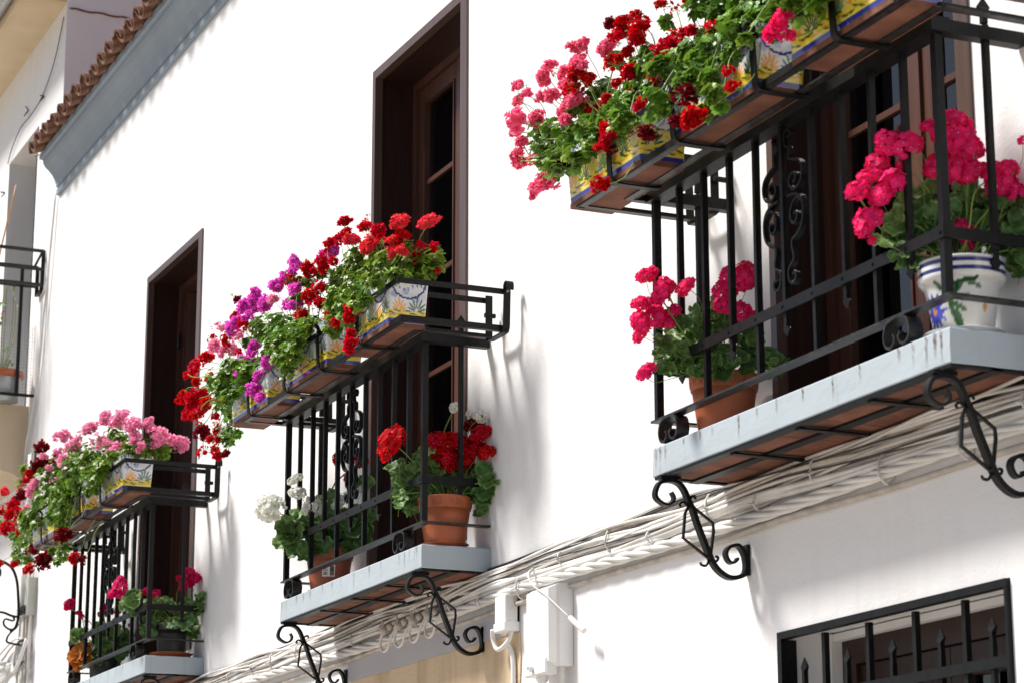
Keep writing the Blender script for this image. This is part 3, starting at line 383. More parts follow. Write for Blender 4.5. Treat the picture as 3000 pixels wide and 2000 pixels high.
PP={'b2r':{'c':(-10.12,-0.165),'f':[(-10.143,-0.394,2.261,0.069,'R'),(-10.087,-0.166,2.245,0.062,'R'),(-10.074,-0.108,2.256,0.055,'R'),(-10.034,-0.074,2.211,0.066,'R'),(-10.091,-0.194,2.268,0.047,'R'),(-10.014,-0.04,2.234,0.047,'R'),(-10.057,-0.14,2.17,0.047,'R'),(-10.027,-0.085,2.169,0.047,'R'),(-9.966,-0.035,2.296,0.047,'R'),(-9.896,-0.035,2.196,0.039,'R'),(-10.062,-0.159,2.193,0.047,'R'),(-10.037,-0.035,2.354,0.039,'D'),(-10.068,-0.124,2.429,0.025,'W'),(-10.048,-0.056,2.402,0.019,'W'),(-9.966,-0.035,2.372,0.03,'W')],'l':[(-10.213,-0.354,2.15,0.043,0),(-10.155,-0.326,2.087,0.047,0),(-10.106,-0.254,2.202,0.039,0),(-10.173,-0.261,2.182,0.039,0),(-10.167,-0.188,2.187,0.047,0),(-10.151,-0.16,2.122,0.047,0),(-10.097,-0.106,2.149,0.047,0),(-10.065,-0.035,2.117,0.047,0),(-9.926,-0.035,2.123,0.039,0),(-9.945,-0.035,2.017,0.046,0),(-10.165,-0.329,1.994,0.043,0),(-10.145,-0.354,2.028,0.031,0),(-10.123,-0.287,2.021,0.027,0),(-9.964,-0.035,1.973,0.027,0),(-10.072,-0.15,2.101,0.039,0),(-10.061,-0.087,2.104,0.039,0),(-10.162,-0.248,2.118,0.043,0),(-10.138,-0.316,2.14,0.039,0),(-10.096,-0.241,2.13,0.043,0),(-10.169,-0.162,2.221,0.035,0),(-10.025,-0.035,2.062,0.047,0),(-10.111,-0.041,2.156,0.047,0),(-9.886,-0.035,2.069,0.038,0)]},'b2l':{'c':(-11.52,-0.165),'f':[(-11.559,-0.488,2.19,0.074,'W'),(-11.513,-0.286,2.197,0.061,'W'),(-11.522,-0.366,2.272,0.043,'W'),(-11.548,-0.368,2.346,0.037,'W'),(-11.467,-0.161,2.233,0.048,'W'),(-11.445,-0.055,2.299,0.026,'W'),(-11.465,-0.165,2.453,0.039,'R'),(-11.458,-0.094,2.467,0.044,'R'),(-11.457,-0.052,2.443,0.035,'R'),(-11.458,-0.111,2.359,0.031,'R')],'l':[(-11.584,-0.382,2.097,0.061,0),(-11.543,-0.379,2.16,0.043,0),(-11.626,-0.405,2.119,0.035,0),(-11.548,-0.411,2.037,0.043,0),(-11.537,-0.332,1.971,0.035,0),(-11.604,-0.285,2.133,0.044,0),(-11.515,-0.254,2.252,0.035,0),(-11.478,-0.202,2.188,0.043,0),(-11.448,-0.129,2.119,0.052,0),(-11.454,-0.053,2.081,0.052,0),(-11.501,-0.073,2.14,0.044,0),(-11.356,-0.035,2.163,0.03,0),(-11.46,-0.054,2.328,0.035,0),(-11.573,-0.365,2.0,0.035,0),(-11.564,-0.178,2.09,0.052,0),(-11.513,-0.287,2.057,0.035,0),(-11.513,-0.161,2.153,0.052,0),(-11.554,-0.108,2.075,0.052,0),(-11.563,-0.217,2.149,0.044,0),(-11.599,-0.24,2.126,0.044,0),(-11.493,-0.077,2.2,0.044,0),(-11.58,-0.19,2.039,0.044,0)]},'b3l':{'c':(-7.36,-0.165),'f':[(-7.463,-0.471,2.331,0.032,'H'),(-7.465,-0.446,2.346,0.021,'H'),(-7.421,-0.416,2.282,0.04,'H'),(-7.43,-0.429,2.256,0.027,'H'),(-7.416,-0.334,2.296,0.032,'H'),(-7.458,-0.493,2.228,0.029,'H'),(-7.457,-0.464,2.237,0.021,'H'),(-7.462,-0.438,2.186,0.04,'H'),(-7.453,-0.496,2.161,0.032,'H'),(-7.494,-0.476,2.129,0.027,'H'),(-7.429,-0.383,2.205,0.027,'H'),(-7.427,-0.403,2.159,0.019,'H'),(-7.477,-0.458,2.001,0.029,'H'),(-7.469,-0.48,1.981,0.021,'H'),(-7.288,-0.168,2.331,0.043,'H'),(-7.34,-0.206,2.335,0.027,'H'),(-7.296,-0.164,2.295,0.029,'H'),(-7.355,-0.217,2.277,0.032,'H'),(-7.321,-0.237,2.217,0.032,'H'),(-7.296,-0.191,2.194,0.029,'H'),(-7.313,-0.14,2.181,0.031,'H')],'l':[(-7.453,-0.415,2.109,0.032,0),(-7.499,-0.392,2.073,0.032,0),(-7.51,-0.331,2.148,0.032,0),(-7.476,-0.312,2.164,0.038,0),(-7.397,-0.293,2.163,0.032,0),(-7.433,-0.293,2.122,0.037,0),(-7.446,-0.335,2.077,0.032,0),(-7.505,-0.347,2.051,0.027,0),(-7.457,-0.263,2.087,0.032,0),(-7.406,-0.215,2.218,0.027,0),(-7.383,-0.211,2.158,0.032,0),(-7.313,-0.159,2.141,0.032,0),(-7.327,-0.094,2.047,0.032,0),(-7.352,-0.109,2.078,0.037,0),(-7.257,-0.086,2.016,0.021,0),(-7.378,-0.247,2.016,0.037,0),(-7.346,-0.204,2.024,0.032,0),(-7.398,-0.315,2.211,0.027,0),(-7.49,-0.415,2.036,0.021,0),(-7.453,-0.279,2.03,0.027,0),(-7.401,-0.143,2.086,0.032,0),(-7.391,-0.262,2.116,0.032,0),(-7.372,-0.249,2.069,0.032,0),(-7.407,-0.359,2.175,0.027,0),(-7.365,-0.28,2.184,0.027,0),(-7.442,-0.321,2.029,0.027,0)]},'b3r':{'c':(-6.02,-0.165),'f':[(-6.08,-0.341,2.408,0.04,'H'),(-6.032,-0.308,2.393,0.042,'H'),(-6.116,-0.361,2.354,0.03,'H'),(-6.115,-0.387,2.309,0.03,'H'),(-6.128,-0.427,2.261,0.03,'H'),(-6.073,-0.339,2.287,0.04,'H'),(-6.091,-0.37,2.242,0.03,'H'),(-6.129,-0.39,2.178,0.035,'H'),(-6.122,-0.413,2.143,0.025,'H'),(-6.124,-0.384,2.111,0.014,'H'),(-6.021,-0.237,2.461,0.023,'H'),(-5.986,-0.167,2.46,0.05,'H'),(-5.973,-0.16,2.415,0.055,'H'),(-5.979,-0.196,2.428,0.04,'H'),(-5.957,-0.144,2.376,0.04,'H'),(-6.017,-0.211,2.339,0.038,'H'),(-5.975,-0.176,2.315,0.037,'H'),(-5.942,-0.146,2.304,0.035,'H'),(-5.918,-0.081,2.3,0.04,'H'),(-5.906,-0.062,2.268,0.04,'H'),(-5.877,-0.038,2.232,0.03,'H'),(-5.876,-0.058,2.301,0.03,'H'),(-5.994,-0.166,2.143,0.03,'H'),(-5.952,-0.161,2.111,0.025,'H'),(-5.973,-0.137,2.079,0.014,'H'),(-5.826,-0.035,2.381,0.015,'H'),(-6.071,-0.298,2.339,0.023,'H')],'l':[(-6.077,-0.324,2.182,0.04,0),(-6.134,-0.238,2.271,0.033,0),(-6.114,-0.309,2.133,0.035,0),(-6.096,-0.227,2.163,0.04,0),(-6.063,-0.292,2.08,0.03,0),(-6.04,-0.253,2.119,0.025,0),(-6.097,-0.199,2.234,0.03,0),(-6.106,-0.197,2.289,0.03,0),(-5.97,-0.141,2.257,0.032,0),(-6.021,-0.15,2.229,0.025,0),(-5.952,-0.042,2.171,0.04,0),(-5.978,-0.074,2.118,0.04,0),(-5.98,-0.08,2.195,0.03,0),(-5.882,-0.035,2.122,0.035,0),(-5.871,-0.035,2.054,0.03,0),(-5.893,-0.035,2.191,0.03,0),(-6.102,-0.285,2.066,0.015,0),(-6.07,-0.351,2.055,0.015,0),(-6.015,-0.215,2.046,0.015,0),(-5.892,-0.035,2.004,0.02,0),(-5.991,-0.213,2.172,0.025,0),(-5.983,-0.099,2.235,0.03,0),(-6.031,-0.151,2.19,0.02,0),(-6.051,-0.277,2.191,0.03,0),(-6.085,-0.176,2.151,0.03,0),(-5.923,-0.083,2.22,0.03,0),(-5.95,-0.035,2.11,0.03,0),(-5.967,-0.115,2.151,0.03,0),(-6.007,-0.149,2.102,0.025,0)]},'b1r':{'c':(-14.5,-0.165),'f':[(-14.518,-0.467,2.209,0.055,'M'),(-14.56,-0.491,2.17,0.044,'M'),(-14.485,-0.312,2.184,0.023,'M'),(-14.462,-0.259,2.17,0.033,'M'),(-14.444,-0.051,2.282,0.051,'M'),(-14.419,-0.079,2.233,0.044,'M'),(-14.395,-0.035,2.261,0.037,'M'),(-14.43,-0.13,2.268,0.018,'M')],'l':[(-14.5,-0.388,2.146,0.051,0),(-14.623,-0.398,2.125,0.037,0),(-14.562,-0.354,2.091,0.044,0),(-14.541,-0.316,2.112,0.037,0),(-14.461,-0.242,2.12,0.037,0),(-14.449,-0.171,2.101,0.033,0),(-14.526,-0.052,2.125,0.037,0),(-14.281,-0.035,2.13,0.029,0),(-14.377,-0.035,2.092,0.037,0),(-14.251,-0.035,2.075,0.022,0),(-14.477,-0.211,1.986,0.051,0),(-14.491,-0.157,2.034,0.033,0),(-14.412,-0.044,1.98,0.048,0),(-14.499,-0.307,1.948,0.037,0),(-14.472,-0.233,1.927,0.029,0),(-14.511,-0.267,1.951,0.044,0),(-14.515,-0.112,2.011,0.037,0),(-14.499,-0.266,2.044,0.037,0),(-14.452,-0.094,2.047,0.033,0),(-14.445,-0.16,1.978,0.037,0)]},'b1l':{'c':(-15.85,-0.165),'f':[(-15.887,-0.44,2.28,0.036,'M'),(-15.896,-0.449,2.265,0.028,'M'),(-15.864,-0.38,2.226,0.024,'M'),(-15.865,-0.363,2.203,0.02,'M'),(-15.825,-0.224,2.26,0.033,'M'),(-15.842,-0.227,2.231,0.03,'M'),(-15.785,-0.116,2.293,0.036,'M'),(-15.799,-0.135,2.254,0.033,'M'),(-15.804,-0.121,2.342,0.032,'M'),(-15.795,-0.056,2.156,0.014,'M'),(-15.798,-0.157,2.182,0.016,'M')],'l':[(-15.951,-0.377,2.095,0.048,0),(-15.833,-0.273,2.134,0.04,0),(-15.908,-0.288,2.001,0.048,0),(-15.809,-0.198,2.096,0.048,0),(-15.885,-0.121,2.069,0.048,0),(-15.858,-0.141,1.995,0.048,0),(-15.828,-0.212,1.98,0.056,0),(-15.829,-0.096,2.08,0.04,0),(-15.831,-0.07,2.026,0.04,0),(-15.826,-0.256,2.063,0.048,0),(-15.894,-0.174,2.044,0.048,0),(-15.794,-0.118,1.981,0.04,0),(-15.869,-0.249,1.967,0.048,0),(-15.928,-0.377,1.96,0.06,'O'),(-15.918,-0.369,1.913,0.032,'O'),(-15.904,-0.27,1.931,0.032,'O')]}}

# ---------------------------------------------------------- balconies
BAL={1:dict(x0=-16.22,x1=-14.277,cl=-16.27,cr=-13.92,sy=-.36,dy=-.05),2:dict(x0=-11.86,x1=-9.93,cl=-11.94,cr=-9.63),3:dict(x0=-7.705,x1=-5.815,cl=-7.90,cr=-5.50)}
SY=-.33
def bracket(x,parent,loc):
    main=[(-.304,1.607),(-.294,1.588),(-.304,1.569),(-.329,1.561),(-.359,1.577),(-.367,1.598),(-.355,1.63),(-.334,1.644),(-.3,1.648),(-.272,1.639),(-.252,1.616),(-.236,1.58),(-.219,1.547),(-.203,1.501),(-.183,1.453),(-.16,1.399),(-.14,1.36),(-.113,1.334),(-.079,1.319),(-.044,1.323),(-.019,1.337),(-.012,1.365),(-.018,1.402),(-.034,1.429),(-.052,1.436),(-.08,1.426),(-.093,1.404),(-.084,1.379),(-.067,1.371),(-.05,1.382),(-.047,1.391)]
    b=MB(); pts=smooth([(x,y,z) for y,z in main],4); k=len(pts)
    b.band(pts,(.028,0,0),[.006+.010*math.sin(math.pi*min(1,max(0,i/(k-1)))) for i in range(k)],'iron')
    b.box(x-.016,x+.016,-.012,-.002,1.33,1.44,'iron'); b.box(x-.016,x+.016,-.35,-.27,1.652,1.664,'iron')
    o=mbo('scroll_bracket',b,parent); o.location=-loc
    c=MB()
    for pl in ([(-.236,1.563),(-.25,1.536),(-.259,1.448),(-.222,1.423),(-.165,1.385)],[(-.219,1.562),(-.14,1.509),(-.138,1.481),(-.15,1.403),(-.157,1.384)]):
        c.band([(x,y,z) for y,z in pl],(.012,0,0),.007,'iron')
    for pl in ([(-.235,1.575),(-.225,1.596),(-.211,1.6),(-.207,1.589)],[(-.239,1.563),(-.256,1.577),(-.27,1.568),(-.265,1.559)],[(-.143,1.372),(-.126,1.377),(-.122,1.389),(-.133,1.391)],[(-.158,1.378),(-.17,1.357),(-.189,1.358),(-.192,1.367)]):
        c.tube(smooth([(x,y,z) for y,z in pl],4),.0048,'iron',n=6)
    o2=mbo('diamond_ornament',c,parent); o2.location=-loc
def arrow(mb,x,y,z,dz,w=.018,ax='x',m='iron'):
    """spear tip, z is where the bar ends, dz signed length of the tip"""
    a=lambda s,zz,hw:[(x-hw,y-s,zz),(x+hw,y-s,zz),(x+hw,y+s,zz),(x-hw,y+s,zz)] if ax=='x' else [(x-s,y-hw,zz),(x-s,y+hw,zz),(x+s,y+hw,zz),(x+s,y-hw,zz)]
    rows=[(w/2,w/2*.8),(w*.42,w/2*.9),(w*1.15,.004),(.001,.001)]
    zz=[z,z+dz*.45,z+dz*.62,z+dz]
    vs=[]; 
    for (hw,s),q in zip(rows,zz): vs+=a(s,q,hw)
    fs=[(i*4+j,i*4+(j+1)%4,(i+1)*4+(j+1)%4,(i+1)*4+j) for i in range(3) for j in range(4)]
    mb.add(vs,fs,m)
def scroll_side(x,y,s,zt,zb):
    H=zt-zb; W=.115
    path=[(.20,.045),(.32,.055),(.40,.03),(.30,.005),(.12,.01),(.06,.06),(.10,.10),(.30,.12),(.34,.16),(.30,.19),(.55,.205),(.85,.235),(1,.28),(.98,.34),(.80,.385),(.5,.395),(.30,.36),(.30,.315),(.50,.29),(.66,.315),(.60,.345),(.5,.345)]
    path2=[(.5,.60),(.6,.60),(.66,.565),(.50,.54),(.30,.565),(.30,.61),(.5,.645),(.5,.645)]
    lower=[(.15,.42),(.5,.425),(.85,.455),(1,.51),(1,.58),(.88,.64),(.6,.685),(.38,.70),(.34,.745),(.42,.79),(.40,.83),(.18,.86),(.10,.90),(.18,.95),(.38,.97),(.52,.94),(.46,.905),(.34,.915)]
    inner=[(.92,.49),(.7,.455),(.45,.475),(.30,.53),(.36,.59),(.55,.605),(.68,.57),(.6,.54),(.52,.55)]
    b=MB()
    for p in (path,lower,inner):
        b.band(smooth([(x+s*(.012+W*u),y,zt-H*v) for u,v in p],4),(0,.020,0),.0085,'iron')
    return b
def balcony(i,label):
    B=BAL[i]; x0,x1=B['x0'],B['x1']; SY=B.get('sy',-.33); t=thing('balcony',label,'balcony',((x0+x1)/2,0,1.665),'iron balconies on the white house'); loc=Vector(t.location)
    def P(name,mb,par=t,sm=False):
        o=mbo(name,mb,par,smooth=sm); o.location=-loc if par is t else (0,0,0); return o
    # slab with slightly rough hand-made arrises
    s=MB(); nx=64; ny=10; z0,z1=1.672,1.777
    def pt(x,y,z,k): 
        n=noise.noise(Vector((x*5,y*5,z*12)))*.0022+noise.noise(Vector((x*40,y*40,z*60+7)))*.0006
        return (x+(n if k!=0 else 0),y+n,z+n)
    loop=[(x0,-.001)]+[(x0,SY*j/ny) for j in range(1,ny)]+[(x0+(x1-x0)*j/nx,SY) for j in range(nx+1)]+[(x1,SY*(ny-j)/ny) for j in range(1,ny)]+[(x1,-.001)]
    L=len(loop); rows=[(z0,.003),(z0+.004,0),(z0+.03,0),(z0+.055,0),(z1-.03,0),(z1-.005,0),(z1,.004)]
    cx=(x0+x1)/2; vs=[]
    for z,ins in rows:
        for (x,y) in loop:
            xx=x+ins*(1 if x<cx-.9 else -1 if x>cx+.9 else 0); yy=y+(ins if y<-.3 else 0)
            vs.append(pt(xx,yy,z,1))
    fs=[(r*L+j,r*L+j+1,(r+1)*L+j+1,(r+1)*L+j) for r in range(len(rows)-1) for j in range(L-1)]
    T=(len(rows)-1)*L; fs.append(tuple(range(T,T+L))); s.add(vs,fs,'slab_paint'); P('slab',s,sm=False)
    rs=random.Random(i*7)
    for fx in (.018,.032,.05,.13,.19,.24,.33,.40,.47,.56,.66,.74,.86,.90,.93,.955,.965,.98):
        dr=MB(); x=x0+(x1-x0)*fx+rs.uniform(-.01,.01); L_=rs.uniform(.04,.098); w_=rs.uniform(.003,.009); zt_=1.774; vs=[]
        for q in range(9):
            zz=zt_-L_*q/8; ww=w_*(.35+.65*math.sin(math.pi*min(1,.25+q/9))) *(1-.6*q/8); xo=.002*math.sin(q*1.9+fx*40)
            vs+=[(x+xo-ww/2,SY-.0032,zz),(x+xo+ww/2,SY-.0032,zz)]
        dr.add(vs,[(2*q,2*q+1,2*q+3,2*q+2) for q in range(8)],'rust_stain'); P('rust_streak',dr)
    # underside: iron frame with clay tiles between
    f_=MB(); zb=1.668
    f_.box(x0+.004,x1-.004,SY+.004,SY+.040,zb-.006,zb+.003,'iron'); f_.box(x0+.004,x1-.004,-.19,-.15,zb-.007,zb+.003,'iron')
    f_.box(x0+.004,x0+.03,SY+.042,-.002,zb-.005,zb+.003,'iron'); f_.box(x1-.03,x1-.004,SY+.042,-.002,zb-.005,zb+.003,'iron')
    for q in (.29,.52,.75):
        xx=x0+(x1-x0)*q; f_.bar((xx,SY+.02,zb-.010),(xx,0,zb-.010),.03,.007,'iron'); 
    P('underside_frame',f_)
    nt2=7
    for q in range(nt2):
        for yy in ((SY+.042,-.192),(-.148,-.003)):
            a=x0+.032+(x1-x0-.064)*q/nt2; b=x0+.032+(x1-x0-.064)*(q+1)/nt2
            u_=MB(); u_.box(a+.003,b-.003,yy[0],yy[1],zb+.001+ru(0,.001),zb+.0045,'brick_clay'); P('clay_tile',u_)
    # brackets
    bracket(x0+.085,t,loc); bracket(x1-.075,t,loc)
    # railing
    ry=SY+.025; xa,xb=x0+.012,x1-.035
    zb0,zb1=1.872,1.880; zh0,zh1=2.688,2.730; zm=2.068
    a=MB(); a.box(x0-.02,x1+.0,ry-.022,ry+.022,zb0,zb1,'worn_iron'); a.box(x0-.02,x0+.02,ry+.023,-.004,zb0,zb1,'worn_iron'); a.box(x1-.04,x1,ry+.023,-.004,zb0,zb1,'worn_iron'); P('bottom_rail',a)
    a=MB(); a.box(xa-.025,xb+.025,ry-.034,ry+.03,zh0,zh1+.004,'iron'); a.box(xa-.02,xa+.02,ry+.026,-.004,zh0,zh1,'iron'); a.box(xb-.02,xb+.02,ry+.026,-.004,zh0,zh1,'iron'); P('handrail',a)
    a=MB(); a.box(xa-.014,xb+.018,ry-.021,ry-.0145,zm-.018,zm+.018,'iron'); a.box(xb+.0125,xb+.018,ry-.014,-.004,zm-.018,zm+.018,'iron'); a.box(xa-.018,xa-.0125,ry-.014,-.004,zm-.018,zm+.018,'iron'); mr=P('middle_band',a)
    nb=11
    for k in range(nb):
        x=xa+(xb-xa)*k/(nb-1); corner=k in(0,nb-1); w_=.024 if corner else .018
        bb=MB(); dy=.014 if corner else .012; x+=0 if corner else ru(-.003,.003); zq=ru(2.2,2.5)
        if k%2==0: e_=ru(-.003,.003) if not corner else 0; bb.bar((x,ry-.002,zb1),(x+e_,ry-.002+e_*.3,zq),w_,w_+.003,'iron',up=(0,1,0)); bb.bar((x+e_,ry-.002+e_*.3,zq),(x,ry-.002,zh0),w_,w_+.003,'iron',up=(0,1,0))
        else: bb.box(x-w_/2,x+w_/2,ry-dy,ry+w_/2,2.035,zh0,'iron'); arrow(bb,x,ry-.003,2.035,-.062)
        P('railing_bar',bb)
        r_=MB(); r_.tube([(x,ry-.020,zm),(x,ry-.0245,zm)],.0052,'iron',n=8); P('rivet',r_)
    for x in (xa,xb):
        yy=-.135; bb=MB(); bb.box(x-.009,x+.009 if x==xa else x+.0115,yy-.009,yy+.009,2.035,2.74,'iron')
        arrow(bb,x,yy,2.035,-.062,ax='y'); arrow(bb,x,yy,2.745,.085,ax='y',w=.02); P('railing_bar',bb)
    xc=xa+(xb-xa)*.5
    for s_ in (-1,1): P('scroll_ornament',scroll_side(xc,ry,s_,2.665,2.12))
    # ram's-horn feet
    for xf in (x0+.115,x1-.285):
        fo=MB(); W=.075
        pr=[(.032,.030),(.040,.045),(.030,.052),(.018,.040),(.022,.012),(.045,.003),(.068,.018),(.074,.05),(.062,.078),(.035,.0905),(0,.092)]
        left=[(xf-u_,ry,1.779+v_) for u_,v_ in pr]; right=[(xf+u_,ry,1.779+v_) for u_,v_ in pr]
        pr2=[(.020,.045),(.010,.030),(.018,.016),(.038,.006),(.060,.016),(.070,.045),(.058,.078),(.03,.0905),(0,.0915)]
        left=[(xf-u_,ry,1.779+v_) for u_,v_ in pr2]; right=[(xf+u_,ry,1.779+v_) for u_,v_ in pr2]
        fo.band(smooth(left,4)+smooth(right[::-1],4)[1:],(0,.05,0),.007,'worn_iron'); P('scroll_foot',fo)
    return t
balcony(1,'far left balcony with pink and crimson geraniums over its railing')
balcony(2,'middle balcony with black railing, white geraniums left and red geraniums right')
balcony(3,'nearest balcony at upper right, rust-streaked blue-grey slab with hot pink geraniums')
# ---------------------------------------------------------- flower racks
def rack(i,label,straps):
    B=BAL[i]; cl,cr=B['cl'],B['cr']; t=thing('planter_rack',label,'plant rack',((cl+cr)/2,-.46,2.66),'iron racks on the balcony rails'); loc=Vector(t.location)
    def P(name,mb): o=mbo(name,mb,t); o.location=-loc; return o
    dy=B.get('dy',0); yo,yi=-.567+dy,-.372+dy; zb=2.690; zt=2.862; xi=.215
    h=.026
    def upath(c0,c1,y,z,inner=0):
        pass
    def rail(c0,c1,yf,z,flat):
        a=MB(); w_=.005 if not flat else .028; hh=h if not flat else .006
        a.box(c0,c1,yf-w_/2,yf+w_/2,z-hh/2,z+hh/2,'worn_iron' if flat else 'iron')
        y2=-.045
        a.box(c0-w_/2,c0+w_/2,yf+w_/2+.001,y2,z-hh/2+.0005,z+hh/2-.0005,'worn_iron' if flat else 'iron'); a.box(c1-w_/2,c1+w_/2,yf+w_/2+.001,y2,z-hh/2+.0005,z+hh/2-.0005,'worn_iron' if flat else 'iron'); return a
    P('top_rail',rail(cl,cr,yo,zt,False))
    P('top_rail',rail(cl+xi,cr-xi,yi,zt+.012,False))
    a=rail(cl+.026,cr-.026,yo+.026,zb+.014,False); b=rail(cl+.0405,cr-.0405,yo+.0405,zb+.004,True)
    for q in (a,b): P('bottom_rail',q)
    P('bottom_rail',rail(cl+xi-.022,cr-xi+.022,yi-.022,zb+.014,False)); P('bottom_rail',rail(cl+xi-.0365,cr-xi+.0365,yi-.0365,zb+.004,True))
    def ustrap(o,ax,side):
        """U strap: o = origin on the outer face, ax = inward unit vector"""
        ax=Vector(ax); o=Vector(o); wv=Vector((0,0,1)).cross(ax)*.032
        k=[(.0,zt-.0),(.006,zt+.022),(-.006,zt+.038),(-.024,zt+.038),(-.034,zt+.022),(-.033,zt+.0)][::-1]
        up=[(.004,zt-.05),(.008,zb+.03),(.016,zb+.002),(.040,zb-.006),(.165,zb-.006),(.193,zb-.003),(.203,zb+.014),(.203,zt+.0),(.203,zt+.03)]
        pts=smooth([o+ax*u_+Vector((0,0,z)) for u_,z in k],4)+smooth([o+ax*u_+Vector((0,0,z)) for u_,z in up],3)
        m=MB(); m.band(pts,wv,.006,'iron'); m.tube([o+ax*-.001+Vector((0,0,zt)),o+ax*-.006+Vector((0,0,zt))],.006,'bolt',n=8); P('strap',m)
    for x in straps: ustrap((x,yo-.008,0),(0,1,0),0)
    ustrap((cr+.008,-.058,0),(-1,0,0),0); ustrap((cl-.008,-.058,0),(1,0,0),0)
    for x,s_ in ((cr-xi,-1),(cl+xi,1)):
        m=MB(); m.tube([(x,-.07,zt-.055),(x,-.02,zt-.055)],.011,'iron',n=8); P('hinge_pin',m)
rack(1,'iron plant rack round the far left balcony, holding pink geraniums',[-14.48,-14.98,-15.50,-16.01])
rack(2,'iron plant rack on the middle balcony, empty end arm reaching the wall',[-10.134,-10.663,-11.161,-11.728])
rack(3,'iron plant rack overhead on the nearest balcony, at the top right',[-7.541,-7.053,-6.488,-6.005])
# ---------------------------------------------------------- painted ceramic troughs
def smoothstep(a,b,x): return np.clip((x-a)/(b-a),0,1)
def ell(u,v,cu,cv,ru_,rv,ang=0):
    c,s=math.cos(ang),math.sin(ang); du=u-cu; dv=v-cv
    return (((du*c+dv*s)/ru_)**2+((-du*s+dv*c)/rv)**2)<1
def paint_side(u,v,W,H,seed,yellow):
    """hand-painted majolica: u metres along, v metres up"""
    rs=random.Random(seed); n=len(u); C=np.tile(np.array([.74,.755,.78]),(n,1))
    wob=.004*np.sin(u*60+seed)
    def put(mask,col,a=1.): C[mask]=C[mask]*(1-a)+np.array(col)*a
    # light blue washes and garlands of dashes
    for k in range(int(W/.05)):
        cu=.03+k*.055; put(ell(u,v,cu,H*.62+.02*math.sin(k*2.1),.017,.014,rs.uniform(-.5,.5)),(.25,.33,.62),.65)
    ng=max(1,round(W/.2))
    for g_ in range(ng):
        c0=W*(g_+.5)/ng; rr=W/ng*.42
        for k in range(15):
            a=math.pi*(1.0+k/14); cu=c0+rr*math.cos(a); cv=H*.93+H*.42*math.sin(a)*.9
            put(ell(u,v,cu,cv,.0048,.0115,a+rs.uniform(-.2,.2)+(0 if k%2 else .4)),(.012,.018,.22))
        for k in range(9):
            cu=c0-rr+2*rr*k/8; put(ell(u,v,cu,H*.80+.012*math.cos(k),.003,.009,.3),(.02,.03,.30))
    k=0
    for cu in np.arange(.01,W,.014): put(ell(u,v,cu,H*.965,.0032,.008,.35),(.015,.02,.26))
    # ground
    if yellow: put(v<H*.62+.012*np.sin(u*21+seed),(.80,.62,.06),.75)
    put(v<H*.30+wob,(.80,.64,.07))
    put((v<H*.20+wob)&(v>H*.17+wob),(.70,.36,.02))
    # sprouts
    ns=max(2,int(W/.085))
    for k in range(ns):
        cu=W*(k+.5)/ns+rs.uniform(-.008,.008); col=[(.83,.36,.03),(.05,.14,.06),(.72,.55,.05),(.16,.34,.16)][(k+seed)%4]; hh=rs.uniform(.055,.08)
        for j in range(-3,4):
            an=j*.40; ln=hh*(1-.11*abs(j)); put(ell(u,v,cu+math.sin(an)*ln*.62,H*.27+math.cos(an)*ln*.62,.0046,ln*.42,-an),col)
    for k in range(int(W/.03)):
        cu=.012+k*.03+rs.uniform(-.006,.006); cv=H*rs.choice([.16,.22,.27]); put(ell(u,v,cu,cv,.021,.0038,rs.uniform(-.35,.1)),(.05,.10,.03))
    put(v<H*.105,(.022,.032,.27)); put(v<H*.015,(.30,.12,.06))
    return C
